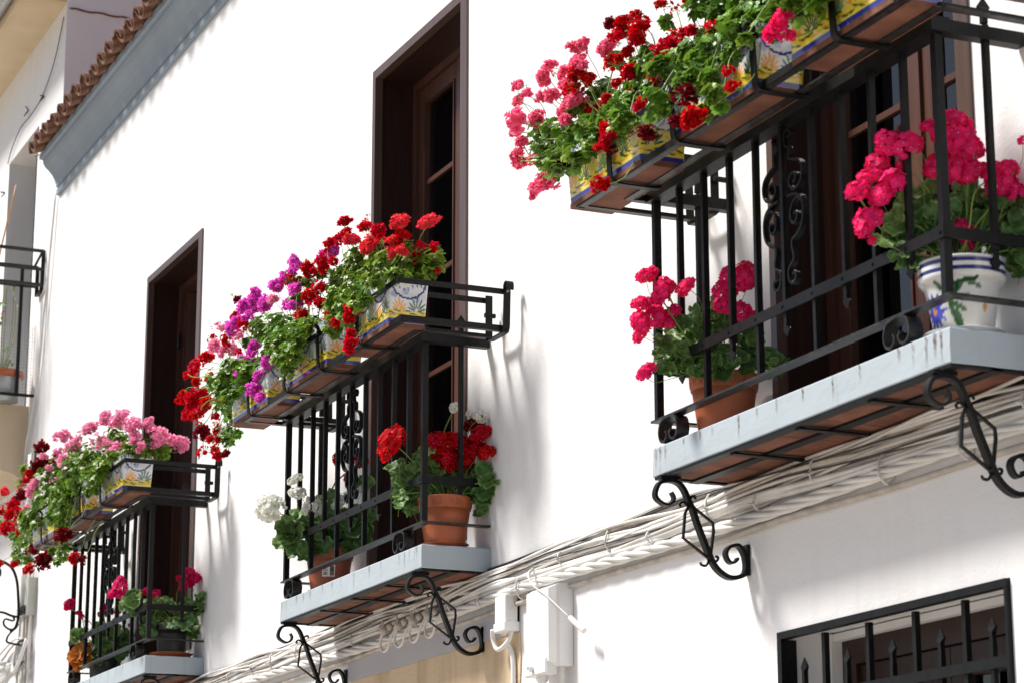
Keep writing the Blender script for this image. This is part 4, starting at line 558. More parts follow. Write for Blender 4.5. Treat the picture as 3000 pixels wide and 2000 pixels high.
def trough_mesh(seed,yellow):
    Wb,Db,Wt,Dt,H=.585,.172,.612,.196,.202; step=.0036
    def per(t):  # perimeter parameter → side,u
        pass
    segs=[('f',Wb,Wt),('r',Db,Dt),('b',Wb,Wt),('l',Db,Dt)]
    cols=[]  # (side index, frac)
    for s,(n_,wb,wt) in enumerate(segs):
        k=int(wt/step) if n_ in 'fr' else 12
        for j in range(k): cols.append((s,j/k))
    nz=int(H/step)
    nc=len(cols); verts=np.zeros(((nz+1),nc,3)); UV=np.zeros(((nz+1),nc,2)); S=np.array([c[0] for c in cols]); Fq=np.array([c[1] for c in cols])
    rc=.013
    for i in range(nz+1):
        q=i/nz; flare=q+(.10*max(0,(q-.93)/.07)); w_=Wb+(Wt-Wb)*flare; d_=Db+(Dt-Db)*flare
        X=np.zeros(nc);Yv=np.zeros(nc)
        m=S==0; X[m]=-w_/2+Fq[m]*w_; Yv[m]=-d_/2
        m=S==1; X[m]=w_/2; Yv[m]=-d_/2+Fq[m]*d_
        m=S==2; X[m]=w_/2-Fq[m]*w_; Yv[m]=d_/2
        m=S==3; X[m]=-w_/2; Yv[m]=d_/2-Fq[m]*d_
        # rounded corners
        cxn=np.clip(X,-w_/2+rc,w_/2-rc); cyn=np.clip(Yv,-d_/2+rc,d_/2-rc); dx=X-cxn;dy=Yv-cyn; l=np.hypot(dx,dy); k=np.where(l>rc,rc/np.maximum(l,1e-6),1)
        verts[i,:,0]=cxn+dx*k; verts[i,:,1]=cyn+dy*k; verts[i,:,2]=q*H
        UV[i,:,0]=Fq; UV[i,:,1]=q*H
    C=np.ones((nz+1,nc,3))*.7
    for s,(n_,wb,wt) in enumerate(segs):
        m=S==s; u=(UV[:,m,0]*wt).ravel(); v=UV[:,m,1].ravel()
        C[:,m,:]=paint_side(u,v,wt,H,seed+s,yellow).reshape(nz+1,-1,3)
    V=verts.reshape(-1,3); Fs=[]
    idx=np.arange(nc); nx_=(idx+1)%nc
    for i in range(nz):
        a=i*nc+idx;b=i*nc+nx_; Fs.append(np.stack([a,b,b+nc,a+nc],1))
    Fs=np.concatenate(Fs).tolist()
    # rim and inside wall
    top=verts[nz].copy(); base=len(V); inn=top.copy(); inn[:,0]*=.955; inn[:,1]*=.86; inn2=inn.copy(); inn2[:,2]=H-.03
    V=np.concatenate([V,inn,inn2]); T0=nz*nc
    Fs+=[[T0+j,T0+(j+1)%nc,base+(j+1)%nc,base+j] for j in range(nc)]+[[base+j,base+(j+1)%nc,base+nc+(j+1)%nc,base+nc+j] for j in range(nc)]
    Fs.append(list(range(base+nc,base+2*nc))); Fs.append(list(range(nc-1,-1,-1)))
    me=bpy.data.meshes.new('trough_body'); me.from_pydata(V.tolist(),[],Fs)
    me.materials.append(MATS['painted_ceramic']); me.materials.append(MATS['soil']); me.materials.append(MATS['brick_clay'])
    mi=[0]*len(Fs); mi[-2]=1; mi[-1]=2; me.polygons.foreach_set('material_index',mi)
    ca=me.color_attributes.new('paint','FLOAT_COLOR','POINT'); full=np.ones((len(V),4)); full[:(nz+1)*nc,:3]=C.reshape(-1,3); full[(nz+1)*nc:,:3]=(.72,.73,.74)
    ca.data.foreach_set('color',full.ravel()); me.update(); return me
TM=[trough_mesh(3,False),trough_mesh(8,True)]
clay=MB(); clay.box(-.292,.292,-.085,.085,-.018,-.0005,'brick_clay'); claym=clay.mesh('unglazed_base')
TL={(1,0):'painted trough with orange and green sprigs, at the right end of the far left rack',(1,1):'painted trough half hidden by leaves, second from right on the far left rack',(1,2):'painted trough at the far left rack at its left end, under crimson flowers',
(2,0):'painted white and blue trough at the right end of the middle rack',(2,1):'painted trough in the middle of the central rack under the lone red flower heads',(2,2):'painted trough at the left end of the middle rack behind magenta flowers',
(3,0):'yellow painted trough cut by the top edge above the nearest balcony',(3,1):'painted trough in the middle of the nearest rack beside the small magenta flowers',(3,2):'yellow and blue painted trough at the left end of the nearest rack'}
for bi in (1,2,3):
    for k,(a,b) in enumerate(POTS[bi]):
        c=(a+b)/2; t=thing('ceramic_trough',TL[(bi,k)],'planter',(c,-.462+BAL[bi].get('dy',0),2.6965),'painted ceramic troughs in the racks')
        yel=(bi==3 and k!=1)
        ob('trough_body',TM[1 if yel else 0],t,loc=(0,0,.018)); ob('unglazed_base',claym,t,loc=(0,0,.018))
# ---------------------------------------------------------- leaves and flowers
def leaf_ivy(seed):
    rs=random.Random(seed); b=MB(); N_=25; vs=[(0,0,0)]; at=[.0]; R_=[]
    for i in range(N_):
        a=2*math.pi*i/N_-math.pi/2; ph=(a+math.pi/2)/(2*math.pi)*6; lobe=abs(math.cos(math.pi*(ph-.0)))
        r_=.62+.38*abs(math.cos(3*(a+math.pi/2)))**.8
        if i in(0,): r_=.18
        if i in (1,N_-1): r_=.55
        R_.append((a,r_*rs.uniform(.93,1.05)))
    for fr,tp in ((.55,.05),(.86,.12),(1.,1.)):
        for i,(a,r_) in enumerate(R_):
            rr=r_*fr; z=.22*rr*rr*(.4+.6*abs(math.sin(3*(a+math.pi/2))))-.10*rr+ .05*math.sin(a*5+seed)*fr*fr
            vs.append((rr*math.cos(a),rr*math.sin(a),z)); at.append(tp)
    fs=[(0,1+i,1+(i+1)%N_) for i in range(N_)]
    for q in range(2):
        o=1+q*N_; fs+=[(o+i,o+N_+i,o+N_+(i+1)%N_,o+(i+1)%N_) for i in range(N_)]
    b.add(vs,fs,'ivy_leaf',at)
    b.tube([(0,0,0),(0,-.5,-.12),(0,-1.0,-.45)],.035,'stem',n=4,caps=False); return b
def leaf_round(seed,m='round_leaf'):
    rs=random.Random(seed); b=MB(); N_=28; vs=[(0,-.2,0)]; at=[.6]
    for fr,tp in ((.4,.35),(.7,.0),(.9,.55),(1.,.9)):
        for i in range(N_):
            a=2*math.pi*i/N_-math.pi/2; r_=1+.05*math.cos(i*math.pi) if fr==1. else 1
            r_*= .35 if i==0 else (.82 if i in(1,N_-1) else 1)
            rr=fr*r_*(1+.05*math.sin(3*a+seed)); z=.16*math.sin(4*a+seed*1.7)*fr**2.2+.10*math.sin(7*a+seed)*fr**3-.22*(1-fr)**1.3+.12*fr*fr
            vs.append((rr*math.cos(a),-.2*(1-fr)+rr*math.sin(a),z)); at.append(tp)
    fs=[(0,1+i,1+(i+1)%N_) for i in range(N_)]
    for q in range(3):
        o=1+q*N_; fs+=[(o+i,o+N_+i,o+N_+(i+1)%N_,o+(i+1)%N_) for i in range(N_)]
    b.add(vs,fs,m,at); b.tube([(0,-.2,-.2),(0,-.55,-.5),(0,-.8,-1.1)],.03,'stem',n=4,caps=False); return b
def frame(nv,spin):
    nv=Vector(nv).normalized(); a=nv.orthogonal().normalized(); b=nv.cross(a); c,s=math.cos(spin),math.sin(spin)
    x=a*c+b*s; y=nv.cross(x); return Matrix(((x.x,y.x,nv.x),(x.y,y.y,nv.y),(x.z,y.z,nv.z)))
def petal(b,M3,org,L,Wd,tilt,cup,m,rs,n=3,flat=False):
    """one petal: strip fanning out from org in frame M3"""
    vs=[];at=[]; cols=[-1,-.5,0,.5,1] if flat else [-1,0,1]
    rows=[0,.35,.7,.93,1.0] if flat else [0,.5,.88,1.]
    wd=[.25,.75,1.,.86,.5] if flat else [.3,.85,1.,.7]
    w1=rs.uniform(-.25,.25); w2=rs.uniform(-.3,.3)
    for k,q in enumerate(rows):
        for c in cols:
            y=L*q-(abs(c)**2)*L*.10*(q>.8); x=Wd/2*wd[k]*c
            z=math.sin(tilt)*L*q+cup*L*(abs(c)**2)*.35+L*(.14*math.sin(c*2.4+w1*9)*q*q+w2*.25*q*q)
            p=Vector((x,y*math.cos(tilt),z)); vs.append(org+M3@p); at.append(q**1.2)
    nc=len(cols); fs=[(i*nc+j,i*nc+j+1,(i+1)*nc+j+1,(i+1)*nc+j) for i in range(len(rows)-1) for j in range(nc-1)]
    b.add(vs,fs,m,at)
def rz(a): return Matrix.Rotation(a,3,'Z')
def head_double(seed,m,nf=15):
    """umbel of ruffled, half double florets (ivy geranium)"""
    rs=random.Random(seed); b=MB()
    for k in range(nf):
        z=1-1.55*(k+.5)/nf; a=k*2.39996+rs.uniform(-.3,.3); rr=math.sqrt(max(0,1-z*z)); d=Vector((rr*math.cos(a),rr*math.sin(a),z)).normalized()
        o=d*rs.uniform(.36,.84); M3=frame(d+Vector((rs.uniform(-.3,.3),rs.uniform(-.3,.3),rs.uniform(-.2,.3))),rs.uniform(0,6.3))
        for j in range(5): petal(b,M3@rz(j*1.2566+rs.uniform(-.2,.2)),o,rs.uniform(.40,.56),rs.uniform(.38,.50),rs.uniform(-.15,.35),.5,m,rs)
        for j in range(4): petal(b,M3@rz(j*1.57+rs.uniform(-.3,.3)),o+M3@Vector((0,0,.05)),rs.uniform(.26,.36),.30,rs.uniform(.7,1.15),.6,m,rs)
        if k%3==0: b.tube([o,d*.15],.02,'stem',n=3,caps=False)
    return b
def head_single(seed,m,nf=22):
    """round ball of flat five-petalled florets (zonal geranium)"""
    rs=random.Random(seed); b=MB()
    for k in range(nf):
        z=1-1.6*(k+.5)/nf; a=k*2.39996+rs.uniform(-.2,.2); rr=math.sqrt(max(0,1-z*z)); d=Vector((rr*math.cos(a),rr*math.sin(a),z)).normalized()
        o=d*rs.uniform(.62,.86); M3=frame(d+Vector((rs.uniform(-.25,.25),rs.uniform(-.25,.25),rs.uniform(-.2,.2))),rs.uniform(0,6.3))
        for j in range(5): petal(b,M3@rz(j*1.2566+rs.uniform(-.08,.08)),o,rs.uniform(.34,.42),rs.uniform(.36,.44),rs.uniform(.0,.22),.18,m,rs,flat=True)
        b.tube([o,d*.1],.018,'stem',n=3,caps=False)
        if rs.random()<.6: b.tube([o,o+d*.05],.03,'petal_W',n=5)
    return b
def head_spent(seed,m):
    """half open umbel: buds, a few florets, bare stalklets"""
    rs=random.Random(seed); b=MB()
    for k in range(16):
        z=1-1.5*(k+.5)/16; a=k*2.39996; rr=math.sqrt(max(0,1-z*z)); d=Vector((rr*math.cos(a),rr*math.sin(a),z)).normalized()
        o=d*rs.uniform(.6,.95); b.tube([d*.05,o],.022,'stem',n=3,caps=False)
        if k%3==0:
            M3=frame(d,rs.uniform(0,6)); 
            for j in range(5): petal(b,M3@rz(j*1.2566),o,.32,.3,.5,.4,m,rs)
        else: b.tube([o,o+d*.08,o+d*.2,o+d*.26],[.04,.07,.06,.01],m if k%2 else 'dry_bud',n=6)
    return b
def buds(seed):
    rs=random.Random(seed); b=MB()
    for k in range(9):
        a=k*2.4; d=Vector((math.cos(a)*.6,math.sin(a)*.6,rs.uniform(-.6,.5))).normalized(); o=d*.55
        b.tube([Vector((0,0,0)),o*.6+Vector((0,0,.2)),o],.03,'stem',n=3,caps=False); e=o+Vector((d.x*.2,d.y*.2,-.35)); b.tube([o,o*.6+e*.4,e],[.05,.12,.02],'stem',n=5)
    b.tube([Vector((0,0,-1.6)),Vector((.1,0,-.8)),Vector((0,0,0))],.05,'stem',n=4,caps=False); return b
IVY=[leaf_ivy(s).mesh('leaf',True,True) for s in range(4)]
IVYB=[leaf_ivy(s) for s in range(4)]
RND=[leaf_round(s).mesh('leaf',True,True) for s in range(4)]; AUT=leaf_round(9,'autumn_leaf').mesh('leaf',True,True)
HD={k:[head_double(s,'petal_'+k,(9,12,15,18)[s]).mesh('flower_head',True,True) for s in range(4)] for k in 'RSDVPKH'}
HP={k:[head_spent(s,'petal_'+k).mesh('flower_head',True,True) for s in range(2)] for k in 'RDP'}
HS={k:[head_single(s,'petal_'+k).mesh('flower_head',True,True) for s in range(3)] for k in 'RDWKHM'}
BUD=[buds(s).mesh('bud_cluster',True,True) for s in range(3)]
def stalk_mesh(k):
    b=MB(); c=[.0,.16,-.13][k]; b.tube(smooth([(0,0,0),(c,.03,.35),(c*1.2,-.03,.7),(0,0,1)],3),.0085,'stem',n=5,caps=False); return b.mesh('flower_stalk',True,True)
STK=[stalk_mesh(k) for k in range(3)]
def place(name,me,par,loc,M3,s,base):
    o=ob(name,me,par); m=M3.to_4x4(); q=(ru(.78,1.2),ru(.78,1.2),ru(.62,.95)) if name=='flower_head' else (1,1,1)
    for i in range(3):
        for j in range(3): m[i][j]*=s*q[j]
    m.translation=Vector(loc)-base; o.matrix_local=m; return o
def stalk(par,p,q,base,w=1.0):
    p=Vector(p);q=Vector(q);d=q-p; L=d.length
    if L<.02: return
    M3=frame(d,ru(0,6.3)); m=M3.to_4x4(); t=.17*w/max(L,.05)
    for i in range(3):
        m[i][0]*=L; m[i][1]*=L; m[i][2]*=L
    o=ob('flower_stalk',STK[random.randrange(3)],par); 
    # keep the stalk about 4 mm thick whatever its length
    m.translation=p-base; o.matrix_local=m
GL={(1,0):'pink ivy geranium with pale green leaves in the right trough of the far left rack',(1,1):'pink ivy geranium with dark red blooms in the middle of the far left rack',(1,2):'trailing crimson ivy geranium at the left end of the far left rack',
(2,0):'bright red ivy geranium with variegated leaves at the right end of the middle rack',(2,1):'red ivy geranium mixed with magenta blooms in the centre of the middle rack',(2,2):'magenta and crimson ivy geranium trailing off the left of the middle rack',
(3,0):'leafy ivy geranium running out of the top edge above the nearest balcony',(3,1):'dense green ivy geranium with scarlet heads, centre of the nearest rack',(3,2):'rose pink and scarlet ivy geranium at the left end of the nearest rack'}
for bi in (1,2,3):
    for k in range(3):
        a,b=POTS[bi][k]; cx=(a+b)/2; base=Vector((cx,-.46,2.90)); D=TROUGH[bi][k]
        t=thing('ivy_geranium',GL[(bi,k)],'geranium',base,'ivy geraniums in the painted troughs')
        L=[]
        bl=list(D['b'])
        for q in range(9 if (bi,k)!=(3,2) else 4): bl.append((ru(a,b-.22),ru(-.62,-.585)+BAL[bi].get('dy',0),ru(2.80,2.95),.045))   # leaves spilling over the front rim
        for q in range(14): bl.append((ru(a,b),ru(-.52,-.40),ru(2.92,2.99),.05))   # hidden heart of the plant
        for (x,y,z,r_) in bl:
            n_=int(12+7.5*(r_/.03)**2)
            for _ in range(min(n_,80)):
                d=Vector((random.gauss(0,1),random.gauss(0,1),random.gauss(0,1))).normalized()*(rnd()**.45)*r_*1.12
                d.y*=1.25
                p=Vector((x,y,z))+d; 
                if 2.70<p.z<2.925 and -.585<p.y-BAL[bi].get('dy',0)<-.34 and a-.02<p.x<b+.02: p.y=-.59-rnd()*.05+BAL[bi].get('dy',0)
                if p.z<2.71 and p.y>-.56 and p.x>BAL[bi]['cl']-.02: p.y=-.59-rnd()*.04
                if p.y>-.03: p.y=-.03
                nv=d.normalized()*.55+Vector((ru(-.5,.5),-.25+ru(-.5,.4),.75+ru(-.5,.4)))
                L.append((p.y-p.z*.25,p,nv,ru(.016,.029)))
        L.sort(key=lambda q:q[0]+rnd()*.12)
        for (_,p,nv,s) in L[:290]: place('leaf',IVY[random.randrange(4)],t,p,frame(nv,ru(0,6.3)),s,base)
        rest=MB()
        for (_,p,nv,s) in L[290:]:
            M3=frame(nv,ru(0,6.3)); src=IVYB[random.randrange(4)]; vv=[p-base+M3@(Vector(v)*s) for v in src.v]
            o=len(rest.v); rest.v+=[tuple(v) for v in vv]; rest.f+=[tuple(i+o for i in f_) for f_ in src.f]; rest.m+=src.m; rest.at+=src.at; rest.mats=src.mats
        if rest.v:
            o=mbo('foliage',rest,t,smooth=True,attr=True); o['kind']='stuff'
        # trailing and upright stems
        st=MB(); 
        for (x,y,z,r_) in D['b']:
            if rnd()<.75:
                root=Vector((min(max(x,a+.05),b-.05),-.47,2.91)); e=Vector((x,y,z)); mid=(root+e)/2+Vector((ru(-.03,.03),ru(-.03,.01),.05 if e.z<2.95 else .0))
                if e.z<2.9: mid.y=min(mid.y,-.57); mid.z=max(mid.z,2.95)
                st.tube([q-base for q in smooth([root,mid,e],4)],.0032,'stem',n=5,caps=False)
        o=mbo('stems',st,t,smooth=True,attr=True); o['kind']='stuff'
        for (x,y,z,r_,c) in D['f']:
            p=Vector((x,y,z)); sp_=c in HP and rnd()<.2
            me=random.choice(HP[c] if sp_ else HD[c]); up=Vector((ru(-.4,.5),ru(-.7,.0),ru(.4,1)))
            place('flower_head',me,t,p,frame(up,ru(0,6.3)),max(.03,r_*1.34),base)
            for _ in range(random.choice((1,2,2,3) if c=='V' else (0,1,1,2))):
                q2=p+Vector((ru(-1,1)*r_,ru(-.4,.6)*r_,ru(-1,.6)*r_)); place('flower_head',random.choice(HD[c]),t,q2,frame(up+Vector((ru(-.5,.5),0,ru(-.3,.3))),ru(0,6.3)),max(.022,r_*ru(.8,1.05)),base)
            root=Vector((min(max(x+ru(.0,.18),a+.04),b-.04),-.47,2.94)) if z<3.2 else Vector((x+ru(0,.08),-.47,z-.16))
            if (root-p).length>.26: root=p+(root-p).normalized()*.26
            stalk(t,root,p-up.normalized()*r_*.3,base)
            if rnd()<.25:
                q=p+Vector((ru(-.07,.07),ru(-.03,.03),ru(-.04,.05))); place('bud_cluster',random.choice(BUD),t,q,frame((ru(-.3,.3),ru(-.3,.3),1),ru(0,6)),.017,base)
# ---------------------------------------------------------- potted zonal geraniums
def pot_lathe(rt,rb,h,lip,m,ribs=True):
    b=MB(); pr=[(0,0),(rb*.96,0),(rb,.004)]
    zl=h*(1-lip)
    pr+=[(rb+(rt*.93-rb)*(z/zl),z) for z in [zl*.25,zl*.5,zl*.75,zl*.985]]
    pr+=[(rt*.93,zl-.003),(rt*.965,zl),(rt*.975,zl+.006),(rt*.99,h-.014),(rt*1.0,h-.012),(rt*1.015,h-.006),(rt*1.01,h),(rt*.95,h),(rt*.93,h-.02)]
    b.lathe(pr,m,48); b.lathe([(rt*.93,h-.021),(0,h-.019)],'soil',24); return b
def saucer(r_,h,m):
    b=MB(); b.lathe([(0,0),(r_*.82,0),(r_*.98,h*.9),(r_*1.04,h),(r_*1.03,h+.002),(r_*.95,h*.9),(r_*.8,.006),(0,.006)],m,48); return b
def greek(parent,rt,h,zc):
    for k in range(9):
        a0=2*math.pi*k/9; b=MB()
        def p(da,z): 
            rr=rt*.988+(z-zc)*.06; a=a0+da; return (rr*math.cos(a),rr*math.sin(a),z)
        for da in (-.11,.11):
            s=1 if da>0 else -1
            pts=[(da-s*.07,zc-.011),(da+s*.07,zc-.011),(da+s*.07,zc+.012),(da-s*.04,zc+.012),(da-s*.04,zc-.002),(da+s*.025,zc-.002)]
            for q in range(len(pts)-1):
                b.bar(p(*pts[q]),p(*pts[q+1]),.003,.003,'flower_pot_clay')
        mbo('key_relief',b,parent)
def potted(key,plabel,pot,h,mk,glabel,leafscale=1,spk=(),lf=1.0,heads=1.0,at=None):
    D=PP[key]; cx,cy=pot; base=Vector((cx,cy,1.78))
    t=mk(base)
    g=thing('geranium',glabel,'geranium',base+Vector((0,0,h-.02)),'potted geraniums on the balcony slabs'); gb=Vector(g.location)
    for (x,y,z,r_,c) in D['f']:
        p=Vector((x,y,z)); up=Vector((ru(-.2,.7),ru(-.8,-.1),ru(.2,1)))
        place('flower_head',random.choice(HS[c]),g,p,frame(up,ru(0,6.3)),r_*1.2*heads,gb)
        root=gb+Vector((ru(-.04,.04),ru(-.04,.04),.03)); mid=root+(p-root)*.45
        stalk(g,root if rnd()<.3 else p+(root-p).normalized()*min((root-p).length,.16),p-up.normalized()*r_*.3,gb)
    for rep in range(6 if key=='b3r' else 4):
        for (x,y,z,r_,c) in D['l']:
            p=Vector((x,y,z))
            if rep: p+=Vector((ru(-.05,.04),ru(-.01,.06),ru(-.04,.025))); p.y=min(p.y,-.03)
            nv=Vector((.75+ru(-.5,.5),-.55+ru(-.5,.5),.45+ru(-.4,.5)))
            if p.z<1.84+h and (Vector((p.x-cx,p.y-cy,0))).length<.13:
                dd=Vector((p.x-cx,p.y-cy,0)); dd=dd.normalized() if dd.length>.01 else Vector((.5,-.8,0)); p=Vector((cx,cy,p.z))+dd*.145
            me=AUT if c=='O' else RND[random.randrange(4)]
            place('leaf',me,g,p,frame(nv,ru(0,6.3)),r_*ru(.95,1.2)*lf,gb)
    st=MB()
    for (x,y,z,r_,c) in D['l']:
        e=Vector((x,y,z)); root=gb+Vector((ru(-.03,.03),ru(-.03,.03),0)); st.tube([q-gb for q in smooth([root,(root+e)/2+Vector((0,0,.03)),e],3)],.0035,'stem',n=5,caps=False)
    o=mbo('stems',st,g,smooth=True,attr=True); o['kind']='stuff'
    return t
def mk_terra(label,rt,rb,h,m,lab=False,sau=True):
    def f_(base):
        t=thing('flower_pot',label,'flower pot',base,'flower pots on the balcony slabs'); z0=.008 if sau else 0
        body=mbo('pot_body',pot_lathe(rt,rb,h,.24,m),t,smooth=True,loc=(0,0,z0))
        if m.startswith('flower'): greek(body,rt,h,h*.875)
        if sau: mbo('saucer',saucer(rt*.86,.022,m),t,smooth=True)
        if lab:
            L=MB(); s=rb+.012; zc=.07
            def cyl(a,z,rr): return (rr*math.cos(a),rr*math.sin(a),z)
            def patch(a0,a1,z0_,z1_,off,mm,n=5):
                vs=[];
                for i in range(n+1):
                    a=a0+(a1-a0)*i/n
                    for z in (z0_,z1_): vs.append(cyl(a,z,rb+(rt*.93-rb)*(z/(h*.76))+off))
                L.add(vs,[(2*i,2*i+2,2*i+3,2*i+1) for i in range(n)],mm)
            A=-.68; patch(A,A+.62,.075,.132,.0010,'card')
            for k in range(11): patch(A+.05+k*.019,A+.05+k*.019+(.011 if k%3 else .006),.082,.098,.0016,'ink',1)
            for k in range(3): patch(A+.04,A+.28-.03*k,.104+k*.007,.107+k*.007,.0016,'red_ink' if k else 'ink',3)
            patch(A+.38,A+.57,.080,.128,.0016,'round_leaf'); patch(A+.42,A+.53,.083,.100,.0022,'flower_pot_clay'); patch(A+.40,A+.55,.117,.126,.0022,'petal_H')
            mbo('price_label',L,t,attr=True,loc=(0,0,z0))
        return t
    return f_
potted('b2r','',(-10.07,-.165),.22,mk_terra('large orange clay pot with key pattern rim at the right end of the middle balcony',.121,.088,.222,'flower_pot_clay'),'big red geranium with two white heads in the clay pot by the wall',heads=1.06)
potted('b2l','',(-11.60,-.165),.22,mk_terra('clay pot with a paper price label at the left end of the middle balcony',.121,.088,.222,'flower_pot_rose',lab=True),'white geranium with few red heads behind the scrollwork of the middle balcony')
potted('b3l','',(-7.47,-.165),.22,mk_terra('plain orange clay pot on the left of the nearest balcony',.122,.09,.222,'flower_pot_clay',sau=False),'rose pink geranium behind the railing on the left of the nearest balcony',heads=1.15)
def mk_ceramic(base):
    t=thing('ceramic_pot','white glazed pot with blue stripes and a painted blue daisy','flower pot',base,'flower pots on the balcony slabs')
    n=150; prof=[(.084,.0),(.087,.004)]+[(.087+(.112-.087)*(q/20)**1.2,.004+.150*q/20) for q in range(1,21)]+[(.120,.163),(.128,.172),(.131,.180),(.131,.222),(.134,.228),(.131,.234),(.122,.234),(.118,.21)]
    # refine vertically
    pr=[]
    for i in range(len(prof)-1):
        (r0,z0),(r1,z1)=prof[i],prof[i+1]; k=max(1,int(abs(z1-z0)/.004))
        pr+=[(r0+(r1-r0)*j/k,z0+(z1-z0)*j/k) for j in range(k)]
    pr.append(prof[-1]); b=MB(); b.lathe(pr,'painted_ceramic',n)
    me=b.mesh('pot_body',True); V=np.array(b.v); ang=np.arctan2(V[:,1],V[:,0]); z=V[:,2]; C=np.tile(np.array([.74,.74,.72]),(len(V),1))
    C[(z>.186)&(z<.200)]=(.015,.02,.15); C[(z>.212)&(z<.224)]=(.015,.02,.15)
    u=((ang+1.45+math.pi)%(2*math.pi)-math.pi)*.105/1.25; v=(z-.09)/1.25+.095
    for k in range(12):
        a=k*math.pi/6; m_=ell(u,v,-.012+.024*math.cos(a),.085+.026*math.sin(a),.020,.0055,a); C[m_]=(.07,.09,.52)
    C[ell(u,v,-.012,.085,.008,.008)]=(.70,.30,.05)
    for (cu,cv,l,w_,a,col) in [(.055,.125,.030,.007,.9,(.02,.09,.03)),(.068,.145,.042,.0065,.25,(.02,.09,.03)),(.045,.140,.026,.006,1.35,(.05,.16,.06)),(.070,.112,.026,.008,-.1,(.10,.24,.09)),(.058,.092,.028,.007,-.5,(.06,.18,.06)),(.048,.072,.034,.007,-1.2,(.03,.12,.04)),(.018,.14,.018,.007,-.9,(.03,.12,.04)),(.062,.06,.03,.006,-1.3,(.05,.16,.05)),(.095,.142,.022,.006,-.3,(.02,.09,.03))]:
        C[ell(u,v,cu,cv,l,w_,a)]=col
    C[ell(u,v,.130,.09,.007,.011)]=(.62,.34,.10)
    full=np.ones((len(V),4)); full[:,:3]=C; ca=me.color_attributes.new('paint','FLOAT_COLOR','POINT'); ca.data.foreach_set('color',full.ravel())
    ob('pot_body',me,t,loc=(0,0,.008)); s=MB(); s.lathe([(.118,.21),(0,.212)],'soil',24); mbo('soil_bed',s,t); mbo('saucer',saucer(.118,.024,'white_glaze'),t,smooth=True); return t
potted('b3r','',(-5.985,-.165),.225,mk_ceramic,'hot pink geranium with huge heads in the painted pot, nearest of all',heads=1.12)
def mk_black(label,rt,sau):
    def f_(base):
        t=thing('plastic_pot',label,'flower pot',base,'flower pots on the balcony slabs'); mbo('pot_body',pot_lathe(rt,rt*.8,.2,.2,'black_plastic'),t,smooth=True,loc=(0,0,.01))
        mbo('saucer',saucer(rt*1.28 if sau else rt*.95,.032 if sau else .01,'flower_pot_clay' if sau else 'black_plastic'),t,smooth=True); return t
    return f_
potted('b1r','',(-14.47,-.15),.2,mk_black('black plastic pot in an orange saucer on the far left balcony',.100,True),'crimson geranium in the black pot with the orange saucer')
potted('b1l','',(-15.98,-.165),.2,mk_black('black plastic pot at the left end of the far left balcony',.115,False),'sparse crimson geranium with an orange withered leaf, far left balcony')
# ---------------------------------------------------------- cables along the wall
cb=thing('cable_bundle','sagging bundle of white painted and black cables running along the wall under the balconies','cables',(-10,-.03,1.58))
cl_=Vector(cb.location); rs=random.Random(5)
xs=[-4.6-.16*i for i in range(88)]
def cable(base,r,m,ya,sag,name='cable',ph=0,wander=.006):
    pts=[]; p1,p2,p3=rs.uniform(0,6),rs.uniform(0,6),rs.uniform(0,6); k1=rs.uniform(2.,3.4)
    for x in xs:
        z=base+sag*(-abs(math.sin(x*1.7+ph)))*.5+wander*math.sin(x*k1+p1)+wander*.7*math.sin(x*5.1+p2)
        z+=.012*math.sin(x*.55+.4); y=ya+.006*math.sin(x*2.7+p3)
        pts.append(Vector((x,y,z))-cl_)
    b=MB(); b.tube(smooth(pts,2),r,m,n=7,caps=False); mbo(name,b,cb,smooth=True)
cable(1.672,.0055,'black_cable',-.016,.008); cable(1.662,.0045,'black_cable',-.02,.02); cable(1.640,.0035,'black_cable',-.045,.03); cable(1.61,.003,'black_cable',-.05,.05)
for k in range(15):
    cable(1.572+.0060*k+rs.uniform(-.006,.006),rs.choice([.0048,.006,.007,.0085]),'white_cable' if k%3 else 'dingy_cable',-.018-rs.uniform(0,.028),rs.uniform(.0,.05),ph=rs.uniform(0,3),wander=rs.uniform(.006,.015))
cable(1.560,.0115,'white_cable',-.034,.015,ph=.3); cable(1.574,.0105,'white_cable',-.04,.02,ph=.3)
for k in range(4):   # the fat twisted cord
    pts=[]
    for i in range(420):
        x=-4.6-.0335*i; a=x*9.5+k*1.5708; zc=1.527+.014*math.sin(x*1.9+.6)-.010*abs(math.sin(x*1.2))+.012*math.sin(x*.55+.4)
        pts.append(Vector((x,-.034+.013*math.cos(a),zc+.013*math.sin(a)))-cl_)
    b=MB(); b.tube(pts,.0098,'white_cable',n=7,caps=False); mbo('twisted_cord',b,cb,smooth=True)
cable(1.483,.0105,'dingy_cable',-.013,.016,name='conduit',wander=.003)
for k in range(34):  # ties
    x=-5.0-.41*k+rs.uniform(-.05,.05); b=MB(); hh=rs.choice([.035,.05,.028]); zc=rs.choice([1.535,1.60,1.56])+.012*math.sin(x*.55+.4)
    pts=[(x+rs.uniform(-.006,.006),-.030+.032*math.cos(a)*-1,zc+hh*math.sin(a)) for a in [j*2*math.pi/12 for j in range(13)]]
    b.tube([Vector(p)-cl_ for p in pts],.0042,'white_cable',n=5,caps=False)
    b.tube([Vector((x,-.064,zc-.006))-cl_,Vector((x+.006,-.088,zc-.014))-cl_],.003,'white_cable',n=5); mbo('cable_tie',b,cb,smooth=True)
